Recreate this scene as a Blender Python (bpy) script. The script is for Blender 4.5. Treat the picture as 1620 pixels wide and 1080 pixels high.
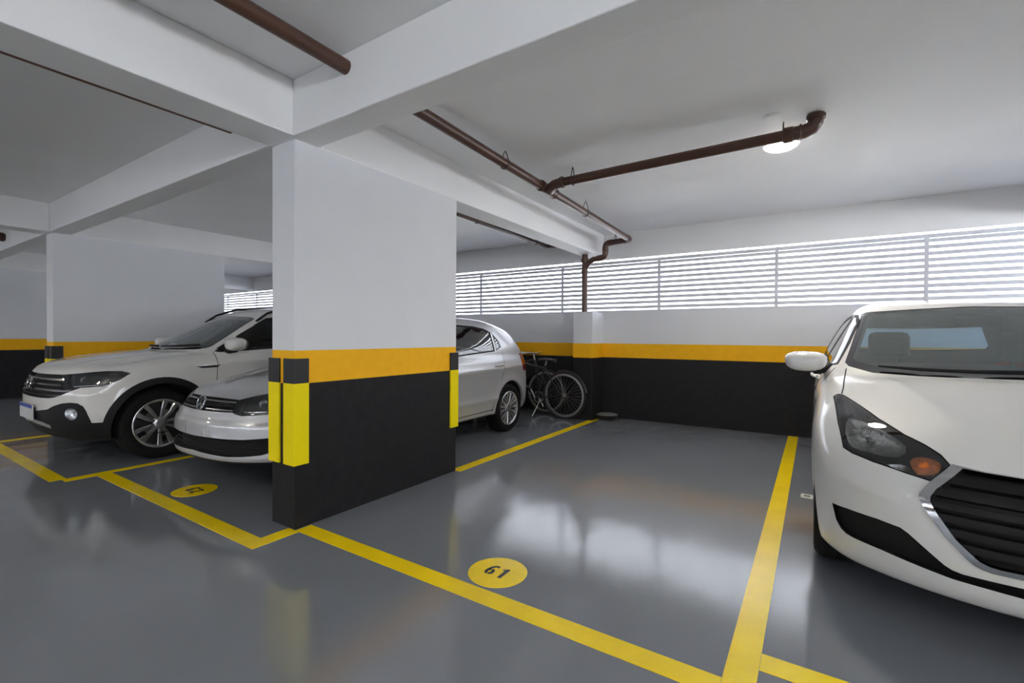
import bpy, bmesh, math, random
import numpy as np
from mathutils import Vector, Matrix
random.seed(7)
for o in list(bpy.data.objects): bpy.data.objects.remove(o, do_unlink=True)
SC = bpy.context.scene
COL = SC.collection
# ------------------------------------------------------------------ camera
F_PX, IMG_W = 737.78, 1620.0
cam_d = bpy.data.cameras.new('camera'); cam = bpy.data.objects.new('camera', cam_d); COL.objects.link(cam)
cam_d.sensor_fit = 'HORIZONTAL'; cam_d.sensor_width = 36.0; cam_d.lens = 36.0*F_PX/IMG_W
cam_d.clip_start = 0.05; cam_d.clip_end = 200
YAW, PITCH, ROLL = 0.576, -0.0106, 0.0057
c_, s_ = math.cos(YAW), math.sin(YAW); cp_, sp_ = math.cos(PITCH), math.sin(PITCH); cr_, sr_ = math.cos(ROLL), math.sin(ROLL)
ex = Vector((c_, s_, 0)); fh = Vector((-s_, c_, 0)); up = Vector((0, 0, 1))
fw = cp_*fh + sp_*up; dn = sp_*fh - cp_*up
eu = cr_*ex - sr_*dn; ev = sr_*ex + cr_*dn
m = Matrix.Identity(4)
for i in range(3): m[i][0] = eu[i]; m[i][1] = -ev[i]; m[i][2] = -fw[i]
m.translation = Vector((2.5647, -1.603, 1.15)); cam.matrix_world = m
SC.camera = cam
# ------------------------------------------------------------------ world: bright overcast daylight
wd = bpy.data.worlds.new('world'); SC.world = wd; wd.use_nodes = True
bg = wd.node_tree.nodes['Background']; bg.inputs[0].default_value = (0.85, 0.905, 1.0, 1); bg.inputs[1].default_value = 2.9
sun_d = bpy.data.lights.new('sun', 'SUN'); sun_d.energy = 38.0; sun_d.angle = .02; sun_d.color = (.95, .965, 1)      # high noon sun on the street outside
sun = bpy.data.objects.new('sun', sun_d); COL.objects.link(sun); sun.location = (0, 20, 30); sun.rotation_euler = (math.radians(4), math.radians(3), 0)
SC.view_settings.view_transform = 'Standard'; SC.view_settings.look = 'None'
SC.view_settings.gamma = 1.0; SC.view_settings.use_curve_mapping = False
SC.view_settings.exposure = 1.25
LAMP_W = 11.0          # watts of every round ceiling lamp
# ------------------------------------------------------------------ materials
MATS = {}
def mat(name, col=(.8, .8, .8), rough=.5, metal=0., coat=0., coat_rough=.05, var=.06, scale=8., bump=0., bscale=60., emit=None, estr=0., spec=None):
    if name in MATS: return MATS[name]
    m = bpy.data.materials.new(name); m.use_nodes = True; nt = m.node_tree; N = nt.nodes; L = nt.links
    b = N['Principled BSDF']
    tc = N.new('ShaderNodeTexCoord'); nz = N.new('ShaderNodeTexNoise'); nz.inputs['Scale'].default_value = scale; nz.inputs['Detail'].default_value = 5
    L.new(tc.outputs['Object'], nz.inputs['Vector'])
    rp = N.new('ShaderNodeValToRGB')
    rp.color_ramp.elements[0].position = .3; rp.color_ramp.elements[1].position = .7
    rp.color_ramp.elements[0].color = (*[c*(1-var) for c in col], 1); rp.color_ramp.elements[1].color = (*[min(1, c*(1+var)) for c in col], 1)
    L.new(nz.outputs['Fac'], rp.inputs['Fac']); L.new(rp.outputs['Color'], b.inputs['Base Color'])
    b.inputs['Roughness'].default_value = rough; b.inputs['Metallic'].default_value = metal
    b.inputs['Coat Weight'].default_value = coat; b.inputs['Coat Roughness'].default_value = coat_rough
    if spec is not None: b.inputs['Specular IOR Level'].default_value = spec
    if bump:
        n2 = N.new('ShaderNodeTexNoise'); n2.inputs['Scale'].default_value = bscale; n2.inputs['Detail'].default_value = 6
        L.new(tc.outputs['Object'], n2.inputs['Vector'])
        bp = N.new('ShaderNodeBump'); bp.inputs['Strength'].default_value = bump; bp.inputs['Distance'].default_value = .01
        L.new(n2.outputs['Fac'], bp.inputs['Height']); L.new(bp.outputs['Normal'], b.inputs['Normal'])
    if emit: b.inputs['Emission Color'].default_value = (*emit, 1); b.inputs['Emission Strength'].default_value = estr
    MATS[name] = m; return m
def glass(name, tint, refl=1.45, rough=.0, extra=0., haze=0.):
    """thin sheet of tinted glass: transparent, with a fresnel mirror coat"""
    if name in MATS: return MATS[name]
    m = bpy.data.materials.new(name); m.use_nodes = True; nt = m.node_tree; N = nt.nodes; L = nt.links
    for n in list(N): N.remove(n)
    out = N.new('ShaderNodeOutputMaterial'); mix = N.new('ShaderNodeMixShader'); tr = N.new('ShaderNodeBsdfTransparent'); gl = N.new('ShaderNodeBsdfGlossy')
    fr = N.new('ShaderNodeFresnel'); fr.inputs['IOR'].default_value = refl
    tc = N.new('ShaderNodeTexCoord'); nz = N.new('ShaderNodeTexNoise'); nz.inputs['Scale'].default_value = 3; L.new(tc.outputs['Object'], nz.inputs['Vector'])
    rp = N.new('ShaderNodeValToRGB'); rp.color_ramp.elements[0].color = (*[c*.96 for c in tint], 1); rp.color_ramp.elements[1].color = (*tint, 1)
    L.new(nz.outputs['Fac'], rp.inputs['Fac']); L.new(rp.outputs['Color'], tr.inputs['Color'])
    gl.inputs['Roughness'].default_value = rough; gl.inputs['Color'].default_value = (1, 1, 1, 1)
    ad = N.new('ShaderNodeMath'); ad.operation = 'ADD'; ad.use_clamp = True; ad.inputs[1].default_value = extra
    L.new(fr.outputs['Fac'], ad.inputs[0]); L.new(ad.outputs[0], mix.inputs[0]); L.new(tr.outputs[0], mix.inputs[1]); L.new(gl.outputs[0], mix.inputs[2])
    sh = mix.outputs[0]
    if haze:      # pale diffuse veil put into the pane's colour for the reflected ceiling
        df = N.new('ShaderNodeBsdfDiffuse'); df.inputs['Color'].default_value = (.42, .52, .53, 1); m2 = N.new('ShaderNodeMixShader'); m2.inputs[0].default_value = haze; L.new(sh, m2.inputs[1]); L.new(df.outputs[0], m2.inputs[2]); sh = m2.outputs[0]
    L.new(sh, out.inputs[0]); MATS[name] = m; return m
def band_paint():
    """white wall paint with the garage's safety band: black below 0.86 m, orange up to 1.06 m"""
    m = mat('wall_band_paint', (.73, .74, .77), .6, spec=.25, bump=.12, bscale=9., var=.015, scale=3.); nt = m.node_tree; N = nt.nodes; L = nt.links
    b = N['Principled BSDF']; old = b.inputs['Base Color'].links[0].from_socket
    ge = N.new('ShaderNodeNewGeometry'); sx = N.new('ShaderNodeSeparateXYZ'); L.new(ge.outputs['Position'], sx.inputs[0])
    nz = N.new('ShaderNodeTexNoise'); nz.inputs['Scale'].default_value = 14; L.new(ge.outputs['Position'], nz.inputs['Vector'])
    def step(t):
        g = N.new('ShaderNodeMath'); g.operation = 'GREATER_THAN'; g.inputs[1].default_value = t; L.new(sx.outputs[2], g.inputs[0]); return g.outputs[0]
    def tone(a, c):
        r = N.new('ShaderNodeValToRGB'); r.color_ramp.elements[0].color = (*a, 1); r.color_ramp.elements[1].color = (*c, 1)
        r.color_ramp.elements[0].position = .35; r.color_ramp.elements[1].position = .65; L.new(nz.outputs['Fac'], r.inputs['Fac']); return r.outputs[0]
    m1 = N.new('ShaderNodeMix'); m1.data_type = 'RGBA'; L.new(step(.862), m1.inputs[0]); L.new(tone((.012, .012, .014), (.016, .016, .018)), m1.inputs[6]); L.new(tone((.93, .47, .006), (.97, .50, .008)), m1.inputs[7])
    m2 = N.new('ShaderNodeMix'); m2.data_type = 'RGBA'; L.new(step(1.06), m2.inputs[0]); L.new(m1.outputs[2], m2.inputs[6]); L.new(old, m2.inputs[7])
    L.new(m2.outputs[2], b.inputs['Base Color']); return m
def floor_mat():
    m = mat('epoxy_floor', (.185, .202, .228), .2, var=.05, scale=1.3); nt = m.node_tree; N = nt.nodes; L = nt.links; b = N['Principled BSDF']
    tc = N.new('ShaderNodeTexCoord')
    def noise(s, d, st=None):
        n = N.new('ShaderNodeTexNoise'); n.inputs['Scale'].default_value = s; n.inputs['Detail'].default_value = d
        if st:
            mp = N.new('ShaderNodeMapping'); mp.inputs['Scale'].default_value = st; L.new(tc.outputs['Object'], mp.inputs[0]); L.new(mp.outputs[0], n.inputs['Vector'])
        else: L.new(tc.outputs['Object'], n.inputs['Vector'])
        return n.outputs['Fac']
    mr = N.new('ShaderNodeMapRange'); mr.inputs[3].default_value = .04; mr.inputs[4].default_value = .17; L.new(noise(1.1, 6), mr.inputs[0]); L.new(mr.outputs[0], b.inputs['Roughness'])
    b1 = N.new('ShaderNodeBump'); b1.inputs['Strength'].default_value = .35; b1.inputs['Distance'].default_value = .02; L.new(noise(2.2, 2.5, (1, .45, 1)), b1.inputs['Height'])
    b2 = N.new('ShaderNodeBump'); b2.inputs['Strength'].default_value = .10; b2.inputs['Distance'].default_value = .004; L.new(noise(55, 4), b2.inputs['Height']); L.new(b1.outputs[0], b2.inputs['Normal'])
    L.new(b2.outputs[0], b.inputs['Normal']); b.inputs['Specular IOR Level'].default_value = .85
    return m
# ------------------------------------------------------------------ mesh helpers
class MB:
    def __init__(s): s.v = []; s.f = []
    def add(s, v, f):
        o = len(s.v); s.v += [tuple(p) for p in v]; s.f += [tuple(i+o for i in q) for q in f]; return s
    def box(s, x0, x1, y0, y1, z0, z1):
        return s.add([(x, y, z) for z in (z0, z1) for y in (y0, y1) for x in (x0, x1)], [(0, 2, 3, 1), (4, 5, 7, 6), (0, 1, 5, 4), (2, 6, 7, 3), (0, 4, 6, 2), (1, 3, 7, 5)])
    def prism(s, poly, ax, a, b):
        """extrude a 2D polygon along axis ax from a to b; 2D coordinates are the other two axes in order"""
        n = len(poly)
        def P(p, t):
            q = [p[0], p[1]]; q.insert(ax, t); return tuple(q)
        return s.add([P(p, a) for p in poly]+[P(p, b) for p in poly], [tuple(range(n))[::-1], tuple(range(n, 2*n))]+[(i, (i+1) % n, n+(i+1) % n, n+i) for i in range(n)])
    def tube(s, pts, r, n=12, caps=True):
        pts = [Vector(p) for p in pts]; rr = r if isinstance(r, (list, tuple)) else [r]*len(pts)
        t0 = (pts[1]-pts[0]).normalized(); a = t0.orthogonal().normalized(); vs = []; o = len(s.v)
        for i, p in enumerate(pts):
            t = (pts[min(i+1, len(pts)-1)]-pts[max(i-1, 0)]).normalized(); a = (a-t*a.dot(t)).normalized(); b = t.cross(a)
            vs += [p+(a*math.cos(2*math.pi*k/n)+b*math.sin(2*math.pi*k/n))*rr[i] for k in range(n)]
        fs = [(i*n+k, i*n+(k+1) % n, (i+1)*n+(k+1) % n, (i+1)*n+k) for i in range(len(pts)-1) for k in range(n)]
        if caps: fs += [tuple(range(n))[::-1], tuple(range((len(pts)-1)*n, len(pts)*n))]
        return s.add(vs, fs)
    def lathe(s, prof, c=(0, 0, 0), axis='z', n=32):
        """profile (radius, height) turned round the axis"""
        o = len(s.v); vs = []
        for r, h in prof:
            for k in range(n):
                u, w = r*math.cos(2*math.pi*k/n), r*math.sin(2*math.pi*k/n)
                p = {'z': (u, w, h), 'x': (h, u, w), 'y': (w, h, u)}[axis]; vs.append((p[0]+c[0], p[1]+c[1], p[2]+c[2]))
        fs = [(i*n+k, i*n+(k+1) % n, (i+1)*n+(k+1) % n, (i+1)*n+k) for i in range(len(prof)-1) for k in range(n)]
        return s.add(vs, fs)
    def xf(s, M):
        s.v = [tuple(M @ Vector(p)) for p in s.v]; return s
    def mesh(s, name, m, smooth=None, bevel=None):
        me = bpy.data.meshes.new(name); me.from_pydata(s.v, [], s.f); me.validate(); me.update()
        if smooth is not None:
            me.polygons.foreach_set('use_smooth', [True]*len(me.polygons)); me.set_sharp_from_angle(angle=smooth)
        me.materials.append(m); return me
    def obj(s, name, m, parent=None, smooth=None, bevel=None, fix=True, **kw):
        me = s.mesh(name, m, smooth)
        if fix:
            bm = bmesh.new(); bm.from_mesh(me); bmesh.ops.recalc_face_normals(bm, faces=bm.faces[:]); bm.to_mesh(me); bm.free()
        o = bpy.data.objects.new(name, me); COL.objects.link(o)
        if parent: o.parent = parent
        if bevel:
            bv = o.modifiers.new('bevel', 'BEVEL'); bv.width = bevel; bv.segments = 2; bv.limit_method = 'ANGLE'; bv.angle_limit = .6
        for k, v in kw.items(): o[k] = v
        return o
def empty(name, loc=(0, 0, 0), rz=0., **kw):
    o = bpy.data.objects.new(name, None); COL.objects.link(o); o.location = loc; o.rotation_euler.z = rz; o.empty_display_size = .2
    for k, v in kw.items(): o[k] = v
    return o
def copy_tree(o, parent=None, **kw):
    c = o.copy(); COL.objects.link(c); c.parent = parent
    for k, v in kw.items(): c[k] = v
    for ch in list(o.children): copy_tree(ch, c)
    return c
def arc(c, u, v, r, a0, a1, n=8):
    c, u, v = Vector(c), Vector(u), Vector(v)
    return [c+u*(r*math.cos(a0+(a1-a0)*i/n))+v*(r*math.sin(a0+(a1-a0)*i/n)) for i in range(n+1)]
# ================================================================== the setting
D, ZB, ZC, SILL, WTOP = 4.764, 2.30, 2.62, 1.50, 2.255      # back wall, beam soffit, slab, sill, opening top
BAND = band_paint()
WHITE = mat('white_ceiling_paint', (.85, .852, .86), .6, bump=.15, bscale=5., var=.02, scale=1.5)
XL, XR, YF = -16.5, 7.1, -11.0
def struct(name, mb, m, **kw): return mb.obj(name, m, kind='structure', **kw)
struct('floor', MB().box(XL, XR, YF, D, -.12, 0), floor_mat())
struct('ceiling', MB().box(XL, XR, YF, D, ZC, ZC+.15), WHITE)
struct('wall_back', MB().box(XL, XR, D, D+.15, 0, SILL), BAND)
struct('wall_back_lintel', MB().box(XL, XR, D, D+.15, WTOP, ZC), WHITE)
struct('wall_front', MB().box(XL, XR, YF-.15, YF, 0, SILL), BAND)
struct('wall_front_lintel', MB().box(XL, XR, YF-.15, YF, WTOP, ZC), WHITE)  # open strip below it is added, letting daylight in behind the camera
struct('wall_left', MB().box(XL-.15, XL, YF-.15, D+.15, 0, ZC), BAND)
struct('wall_right', MB().box(XR, XR+.15, YF-.15, D+.15, 0, 1.5), BAND)
struct('wall_right_lintel', MB().box(XR, XR+.15, YF-.15, D+.15, WTOP, ZC), WHITE)  # unseen opening below it, added for more daylight from the right
struct('ground', MB().box(-70, 70, -70, 80, -3.4, -3.2), mat('street_concrete', (.46, .46, .45), .8, var=.12, scale=.4))  # unseen ground, added to bounce sunlight up onto the ceiling
# concrete pillars (long along the bays) with the beams they carry
PX = [-14.1, -9.4, -4.7, 0.0, 4.7]
for i, x in enumerate(PX):
    L = 1.473 if x == 0 else 1.84
    struct('pillar', MB().box(x-.238, x, 0, L, 0, ZB+.01), BAND, bevel=.006)
    struct('pilaster', MB().box(x-.29, x, 4.37, D, 0, SILL-.002), BAND, bevel=.005)
    struct('beam', MB().box(x-.238, x+.003, .17, D, ZB, ZC), WHITE, bevel=.006)        # over the pillar to the back wall
    struct('beam', MB().box(x-.232, x+.035, -6.2, -.03, ZB, ZC), WHITE, bevel=.006)    # across the aisle
    struct('pillar', MB().box(x-.238, x, -7.9, -6.2, 0, ZB+.01), BAND, bevel=.006)
    struct('beam', MB().box(x-.238, x, YF, -6.38, ZB, ZC), WHITE, bevel=.006)
struct('beam', MB().box(XL, XR, -.03, .155, ZB, ZC), WHITE, bevel=.006)                # along the pillar fronts
struct('beam', MB().box(XL, XR, -6.38, -6.2, ZB, ZC), WHITE, bevel=.006)
# louvred openings: grey frame, thin horizontal slats
LOUV = mat('louvre_aluminium', (.68, .69, .75), .4, metal=.0, var=.04)
def louvre(n, x0, x1, y, sgn):
    w = empty('window_%d' % n, ((x0+x1)/2, y, SILL), kind='structure'); hw = (x1-x0)/2; ht = WTOP-SILL
    MB().box(-hw, -hw+.018, -.02, .02, .0, ht-.02).obj('frame_stile', LOUV, w)
    MB().box(hw-.018, hw, -.02, .02, .0, ht-.02).obj('frame_stile', LOUV, w)
    MB().box(-hw, hw, -.022, .022, .0, .03).obj('frame_rail', LOUV, w)
    MB().box(-hw, hw, -.022, .022, ht-.062, ht-.022).obj('frame_rail', LOUV, w)
    s0 = None; ns = 10
    for k in range(ns):
        z = .03+(ht-.092)*(k+.6)/ns
        if s0 is None:
            s0 = MB().add([(a*(hw-.018), yy, zz) for a in (-1, 1) for yy, zz in ((-.016, -.021), (.016, -.017), (.016, .023), (-.016, .019))],
                          [(0, 1, 2, 3), (7, 6, 5, 4), (0, 4, 5, 1), (1, 5, 6, 2), (2, 6, 7, 3), (3, 7, 4, 0)]).obj('slat', LOUV, w)
            sl = s0
        else:
            sl = s0.copy(); COL.objects.link(sl)
        sl.location.z = z
MX = [-12.2, -10.75, -9.3, -7.9, -6.5, -5.1, -3.66, -2.218, -.671, .787, 2.172, 3.525, 4.9, 6.3, 7.1]
for i in range(len(MX)-1): louvre(i+1, MX[i], MX[i+1], D+.035, 1)
# ================================================================== painted markings, guards, pipes, lamps
YEL = mat('yellow_floor_paint', (.95, .68, .003), .22, var=.07, scale=5., spec=.6)
INK = mat('black_stencil_paint', (.02, .02, .02), .4)
def line(pts, label):
    """a painted stripe, 2 mm proud, from a plan polygon"""
    return MB().prism(pts, 2, -.001, .002).obj('parking_line', YEL, label=label, category='floor marking', group='yellow parking bay lines')
r4 = lambda x0, x1, y0, y1: [(x0, y0), (x1, y0), (x1, y1), (x0, y1)]
line([(.012, .0), (2.312, -.0), (2.312, .10), (.012, .10)], 'yellow line across the front of the empty bay')
line(r4(-.05, .05, 1.474, 4.76), 'yellow line from the white pillar to the back wall beside the bicycles')
line(r4(2.313, 2.414, -.0, 4.76), 'yellow line between the empty bay and the white hatchback')
line(r4(2.415, 4.66, .21, .31), 'yellow line under the nose of the white hatchback')
line(r4(-2.41, -.055, -.27, -.17), 'yellow line in front of the silver car')
line(r4(-.055, .045, -.27, -.001), 'short yellow line joining the pillar foot')
line([(-2.41, -.46), (-2.31, -.46), (-2.31, -.271), (-2.41, -.271)], 'short yellow line stepping back between the two left bays')
line(r4(-2.41, -2.33, -.169, 4.75), 'yellow line between the white crossover and the silver car')
line(r4(-4.75, -2.411, -.53, -.43), 'yellow line in front of the white crossover')
line(r4(-4.75, -4.65, -.429, -.002), 'short yellow line at the foot of the far pillar')
line(r4(-9.3, -4.751, -.53, -.43), 'long yellow line beyond the far pillar at the left edge')
# bay numbers: a yellow disc with stencil numerals
def ring_poly(c, r0, r1, a0, a1, n=14, sq=1.):
    o = [(c[0]+r1*math.cos(a0+(a1-a0)*i/n)*sq, c[1]+r1*math.sin(a0+(a1-a0)*i/n)) for i in range(n+1)]
    return o+[(c[0]+r0*math.cos(a1+(a0-a1)*i/n)*sq, c[1]+r0*math.sin(a1+(a0-a1)*i/n)) for i in range(n+1)]
def numeral(par, ch, dx, s):
    mb = MB(); R = math.radians
    def P(poly): mb.prism([(dx+s*x, s*y) for x, y in poly], 2, .0022, .0032)
    if ch == '6':
        P(ring_poly((0, -.19), .11, .31, R(100), R(260), 12, .85)); P(ring_poly((0, -.19), .11, .31, R(-80), R(80), 12, .85))
        P([(-.26, -.1), (-.12, -.1), (-.06, .16), (.10, .36), (.2, .5), (.03, .5), (-.18, .28)]); P([(.13, .36), (.26, .3), (.26, .46), (.22, .5)])
    elif ch == '1':
        P([(-.1, -.5), (.1, -.5), (.1, .5), (-.02, .5), (-.1, .42)]); P([(-.24, .24), (-.13, .28), (-.13, .42), (-.24, .36)])
    elif ch == '2':
        P([(-.26, -.5), (.27, -.5), (.27, -.34), (-.26, -.34)]); P([(-.26, -.3), (-.02, -.3), (.26, .08), (.1, .16)]); P(ring_poly((0, .24), .1, .26, R(-10), R(75), 8)); P(ring_poly((0, .24), .1, .26, R(105), R(185), 8))
    mb.obj('numeral', INK, par)
def disc(x, y, txt, r, label):
    n = 40; pts = [(r*math.cos(2*math.pi*i/n), r*math.sin(2*math.pi*i/n)) for i in range(n)]
    o = MB().prism(pts, 2, -.001, .002).obj('bay_number_disc', YEL, label=label, category='floor marking'); o.location = (x, y, 0)
    for i, ch in enumerate(txt): numeral(o, ch, (-.036, .036)[i], .092)
    return o
disc(1.278, .262, '61', .145, 'yellow painted disc with the black stencil number 61')
disc(-1.27, .005, '62', .145, 'dim yellow painted disc in front of the silver car')
# foam corner guards of the pillars: black top section, yellow lower section
GY = mat('guard_yellow_foam', (.92, .74, .003), .55, var=.03, spec=.2); GB = mat('guard_black_foam', (.02, .02, .022), .55)
def guard(x, y, sx, sy, label, lx=.095, ly=.085):
    g = empty('corner_guard', (x, y, 0), label=label, category='corner guard', group='foam guards on pillar corners')
    t = .015
    def L(z0, z1, m, nm):
        poly = [(t*sx, t*sy), (t*sx, -ly*sy), (0, -ly*sy), (0, 0), (-lx*sx, 0), (-lx*sx, t*sy)]
        MB().prism(poly, 2, z0, z1).obj(nm, m, g, bevel=.003)
    L(.865, 1.012, GB, 'black_section'); L(.38, .865, GY, 'yellow_section')
for x, L, who in ((0, 1.473, 'nearest white pillar'), (-4.7, 1.84, 'far pillar behind the crossover')):
    guard(x, 0, 1, -1, 'black and yellow guard on the right front corner of the %s' % who)
    guard(x-.238, 0, -1, -1, 'black and yellow guard on the left front corner of the %s' % who)
    guard(x, L, 1, 1, 'black and yellow guard on the right rear corner of the %s' % who)
    guard(x-.238, L, -1, 1, 'black and yellow guard on the left rear corner of the %s' % who)
# brown drain pipes under the slab
BR = mat('brown_pvc', (.085, .038, .025), .32, var=.08, scale=6.); WIRE = mat('galvanised_wire', (.10, .09, .085), .5, metal=.6)
def seg(par, a, b, r, nm='pipe_section'): return MB().tube([a, b], r, 20).obj(nm, BR, par, smooth=.6)
def sleeve(par, a, d, r, l=.05, nm='coupling'):
    a = Vector(a); d = Vector(d).normalized(); return MB().tube([a-d*l/2, a-d*l/2+d*.006, a+d*l/2-d*.006, a+d*l/2], [r+.003, r+.008, r+.008, r+.003], 20).obj(nm, BR, par, smooth=.6)
def bend(par, pts, r, nm='elbow'): return MB().tube(pts, r, 20).obj(nm, BR, par, smooth=.6)
def hanger(par, p, r, along, ztop=ZC):
    """wire loop round the pipe with a rod to the slab"""
    p = Vector(p); a = Vector(along).normalized(); s = Vector((0, 0, 1)).cross(a); mb = MB()
    loop = [p+s*(math.cos(t)*(r+.004))+Vector((0, 0, math.sin(t)*(r+.004))) for t in [math.pi+math.pi*i/12 for i in range(13)]]
    top = p+Vector((0, 0, min(r+.075, ztop-p.z-.015)))
    mb.tube([top-s*.008]+loop+[top+s*.008, top-s*.008], .0045, 6)
    mb.tube([top, (p.x, p.y, ztop-.002)], .0025, 6)
    return mb.obj('hanger', WIRE, par)
def run(par, a, b, r): return seg(par, a, b, r)
p1 = empty('drain_pipe', (.5, 2.2, ZC), label='long brown drain pipe with a branch, running to the louvred wall and down', category='pipe')
p1.location = (0, 0, 0)
R1 = .0375
za = lambda y: 2.548-.0245*(y-0.) if y < 2 else 2.499-.025*(y-2)
P = lambda x, y: (x, y, za(y))
seg(p1, (.515, -4.9, 2.575), P(.505, .2), R1); seg(p1, P(.505, .2), P(.5, 2.05), R1); seg(p1, P(.5, 2.28), P(.5, 4.33), R1)
bend(p1, [P(.5, 2.03), P(.5, 2.10), P(.5, 2.20), P(.5, 2.30)], [R1+.007]*4, 'tee'); sleeve(p1, P(.5, 2.04), (0, 1, 0), R1+.004, .03); sleeve(p1, P(.5, 2.29), (0, 1, 0), R1+.004, .03)
z2 = za(4.36)
bend(p1, [(.5, 4.30, z2), (.5, 4.36, z2), (.49, 4.40, z2), (.46, 4.42, z2), (.42, 4.428, z2)], R1+.005)
seg(p1, (.44, 4.428, z2), (.24, 4.43, z2-.01), R1)
bend(p1, [(.26, 4.43, z2-.008), (.20, 4.43, z2-.014), (.165, 4.43, z2-.035), (.155, 4.43, z2-.08), (.155, 4.43, z2-.12)], R1+.005)
zl = 2.235
bend(p1, [(.155, 4.43, z2-.10), (.155, 4.43, zl+.05), (.14, 4.43, zl+.012), (.10, 4.43, zl), (.05, 4.43, zl-.004)], R1+.005)
bend(p1, [(.07, 4.43, zl-.003), (-.02, 4.43, zl-.012), (-.09, 4.43, zl-.055), (-.145, 4.43, zl-.13)], R1, 'wye_branch')
seg(p1, (-.145, 4.43, SILL), (-.145, 4.43, ZB), R1+.003, 'downpipe'); sleeve(p1, (-.145, 4.43, zl-.02), (0, 0, 1), R1+.003, .06); sleeve(p1, (-.145, 4.43, zl-.17), (0, 0, 1), R1+.003, .04)
for y in (-.9, 1.46, 3.0): hanger(p1, P(.5, y), R1, (0, 1, 0))
hanger(p1, (.30, 4.43, z2), R1, (1, 0, 0))
p2 = p1
yb, zb_ = 2.06, 2.50
bend(p2, [(.53, 2.15, zb_-.02), (.57, 2.10, zb_-.012), (.62, 2.07, zb_-.006), (.70, yb, zb_)], R1+.006); sleeve(p2, (.70, yb, zb_), (1, 0, 0), R1+.004, .03)
seg(p2, (.68, yb, zb_), (2.42, yb, zb_+.02), R1)
sleeve(p2, (2.40, yb, zb_+.02), (1, 0, 0), R1+.006, .06)
bend(p2, [(2.42, yb, zb_+.02), (2.49, yb, zb_+.021), (2.535, yb, zb_+.035), (2.553, yb, zb_+.065), (2.556, yb, ZC)], R1+.008); sleeve(p2, (2.47, yb, zb_+.022), (1, 0, 0), R1+.008, .014); sleeve(p2, (2.556, yb, ZC-.02), (0, 0, 1), R1+.010, .035)
hanger(p2, (.80, yb, zb_), R1, (1, 0, 0)); hanger(p2, (2.37, yb, zb_+.02), R1, (1, 0, 0))
p3 = empty('drain_pipe', (0, 0, 0), label='thin brown pipe above the silver car seen under the beam', category='pipe')
seg(p3, (-.80, 1.2, 2.535), (-.80, 4.52, 2.495), .028); sleeve(p3, (-.80, 4.2, 2.50), (0, 1, 0), .03, .05)
seg(p3, (-.80, 4.50, 2.495), (-.30, 4.52, 2.46), .026); hanger(p3, (-.8, 4.0, 2.501), .028, (0, 1, 0)); hanger(p3, (-.8, 2.8, 2.515), .028, (0, 1, 0))
p4 = empty('drain_pipe', (0, 0, 0), label='dark pipe under the slab seen through the gap behind the crossover', category='pipe')
seg(p4, (-5.5, 1.3, 2.50), (-5.5, 4.6, 2.47), .04); sleeve(p4, (-5.5, 3.4, 2.48), (0, 1, 0), .042, .06); hanger(p4, (-5.5, 2.6, 2.485), .04, (0, 1, 0))
p5 = empty('drain_pipe', (0, 0, 0), label='thin dark pipe high up beside the aisle beam on the left', category='pipe')
seg(p5, (-.243, -4.9, 2.306), (-.243, -.24, 2.306), .009); seg(p5, (-.243, -.24, 2.306), (-.225, -.235, 2.312), .008, 'elbow')
p6 = empty('drain_pipe', (0, 0, 0), label='dark pipe end under the far left beam', category='pipe')
seg(p6, (-6.7, -4.9, 2.50), (-6.7, -.03, 2.46), .05); sleeve(p6, (-6.7, -.07, 2.46), (0, 1, 0), .052, .06)
# round ceiling lamps
LENS = mat('lamp_diffuser', (1, 1, 1), .4, emit=(1, .97, .90), estr=14.); LB = mat('lamp_white_plastic', (.8, .8, .8), .4)
lamp0 = None
def lamp(x, y, label):
    global lamp0
    if lamp0 is None:
        r = empty('ceiling_lamp'); MB().lathe([(0, 0), (.122, 0), (.125, -.006), (.122, -.022), (.112, -.024)], n=40).obj('base_ring', LB, r, smooth=.5)
        MB().lathe([(.112, -.02), (.108, -.03), (.09, -.041), (.05, -.048), (.0005, -.05)], n=40).obj('diffuser', LENS, r, smooth=.9)
        lamp0 = r
    else: r = copy_tree(lamp0)
    r.location = (x, y, ZC); r['label'] = label; r['category'] = 'ceiling lamp'; r['group'] = 'round ceiling lamps'
    for ch in [k for k in r.children if k.type == 'LIGHT']: bpy.data.objects.remove(ch)
    ld = bpy.data.lights.new('lamp_light', 'AREA'); ld.shape = 'DISK'; ld.size = .22; ld.energy = LAMP_W; ld.color = (1, .91, .77)
    lo = bpy.data.objects.new('lamp_light', ld); COL.objects.link(lo); lo.parent = r; lo.location = (0, 0, -.055)
lamp(2.335, 2.455, 'lit round white lamp under the slab beside the brown pipe')
for x, y, l in ((-1.2, -3.1, 'round lamp over the aisle left of the camera'), (3.6, -3.1, 'round lamp over the aisle behind the camera'), (-6.2, -3.1, 'round lamp over the far aisle on the left'), (6.2, -3.1, 'round lamp over the aisle at the far right'), (-10.8, -3.1, 'round lamp over the last aisle section')): lamp(x, y, l)
MB().lathe([(0.0005, -.012), (.03, -.013), (.036, -.009), (.05, -.009), (.055, -.004), (.056, 0), (.0005, 0)], (2.31, 1.94, ZC), n=36).obj('cover_plate', LB, smooth=.5, label='small white round cover plate on the ceiling by the pipe end', category='cover plate')
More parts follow.
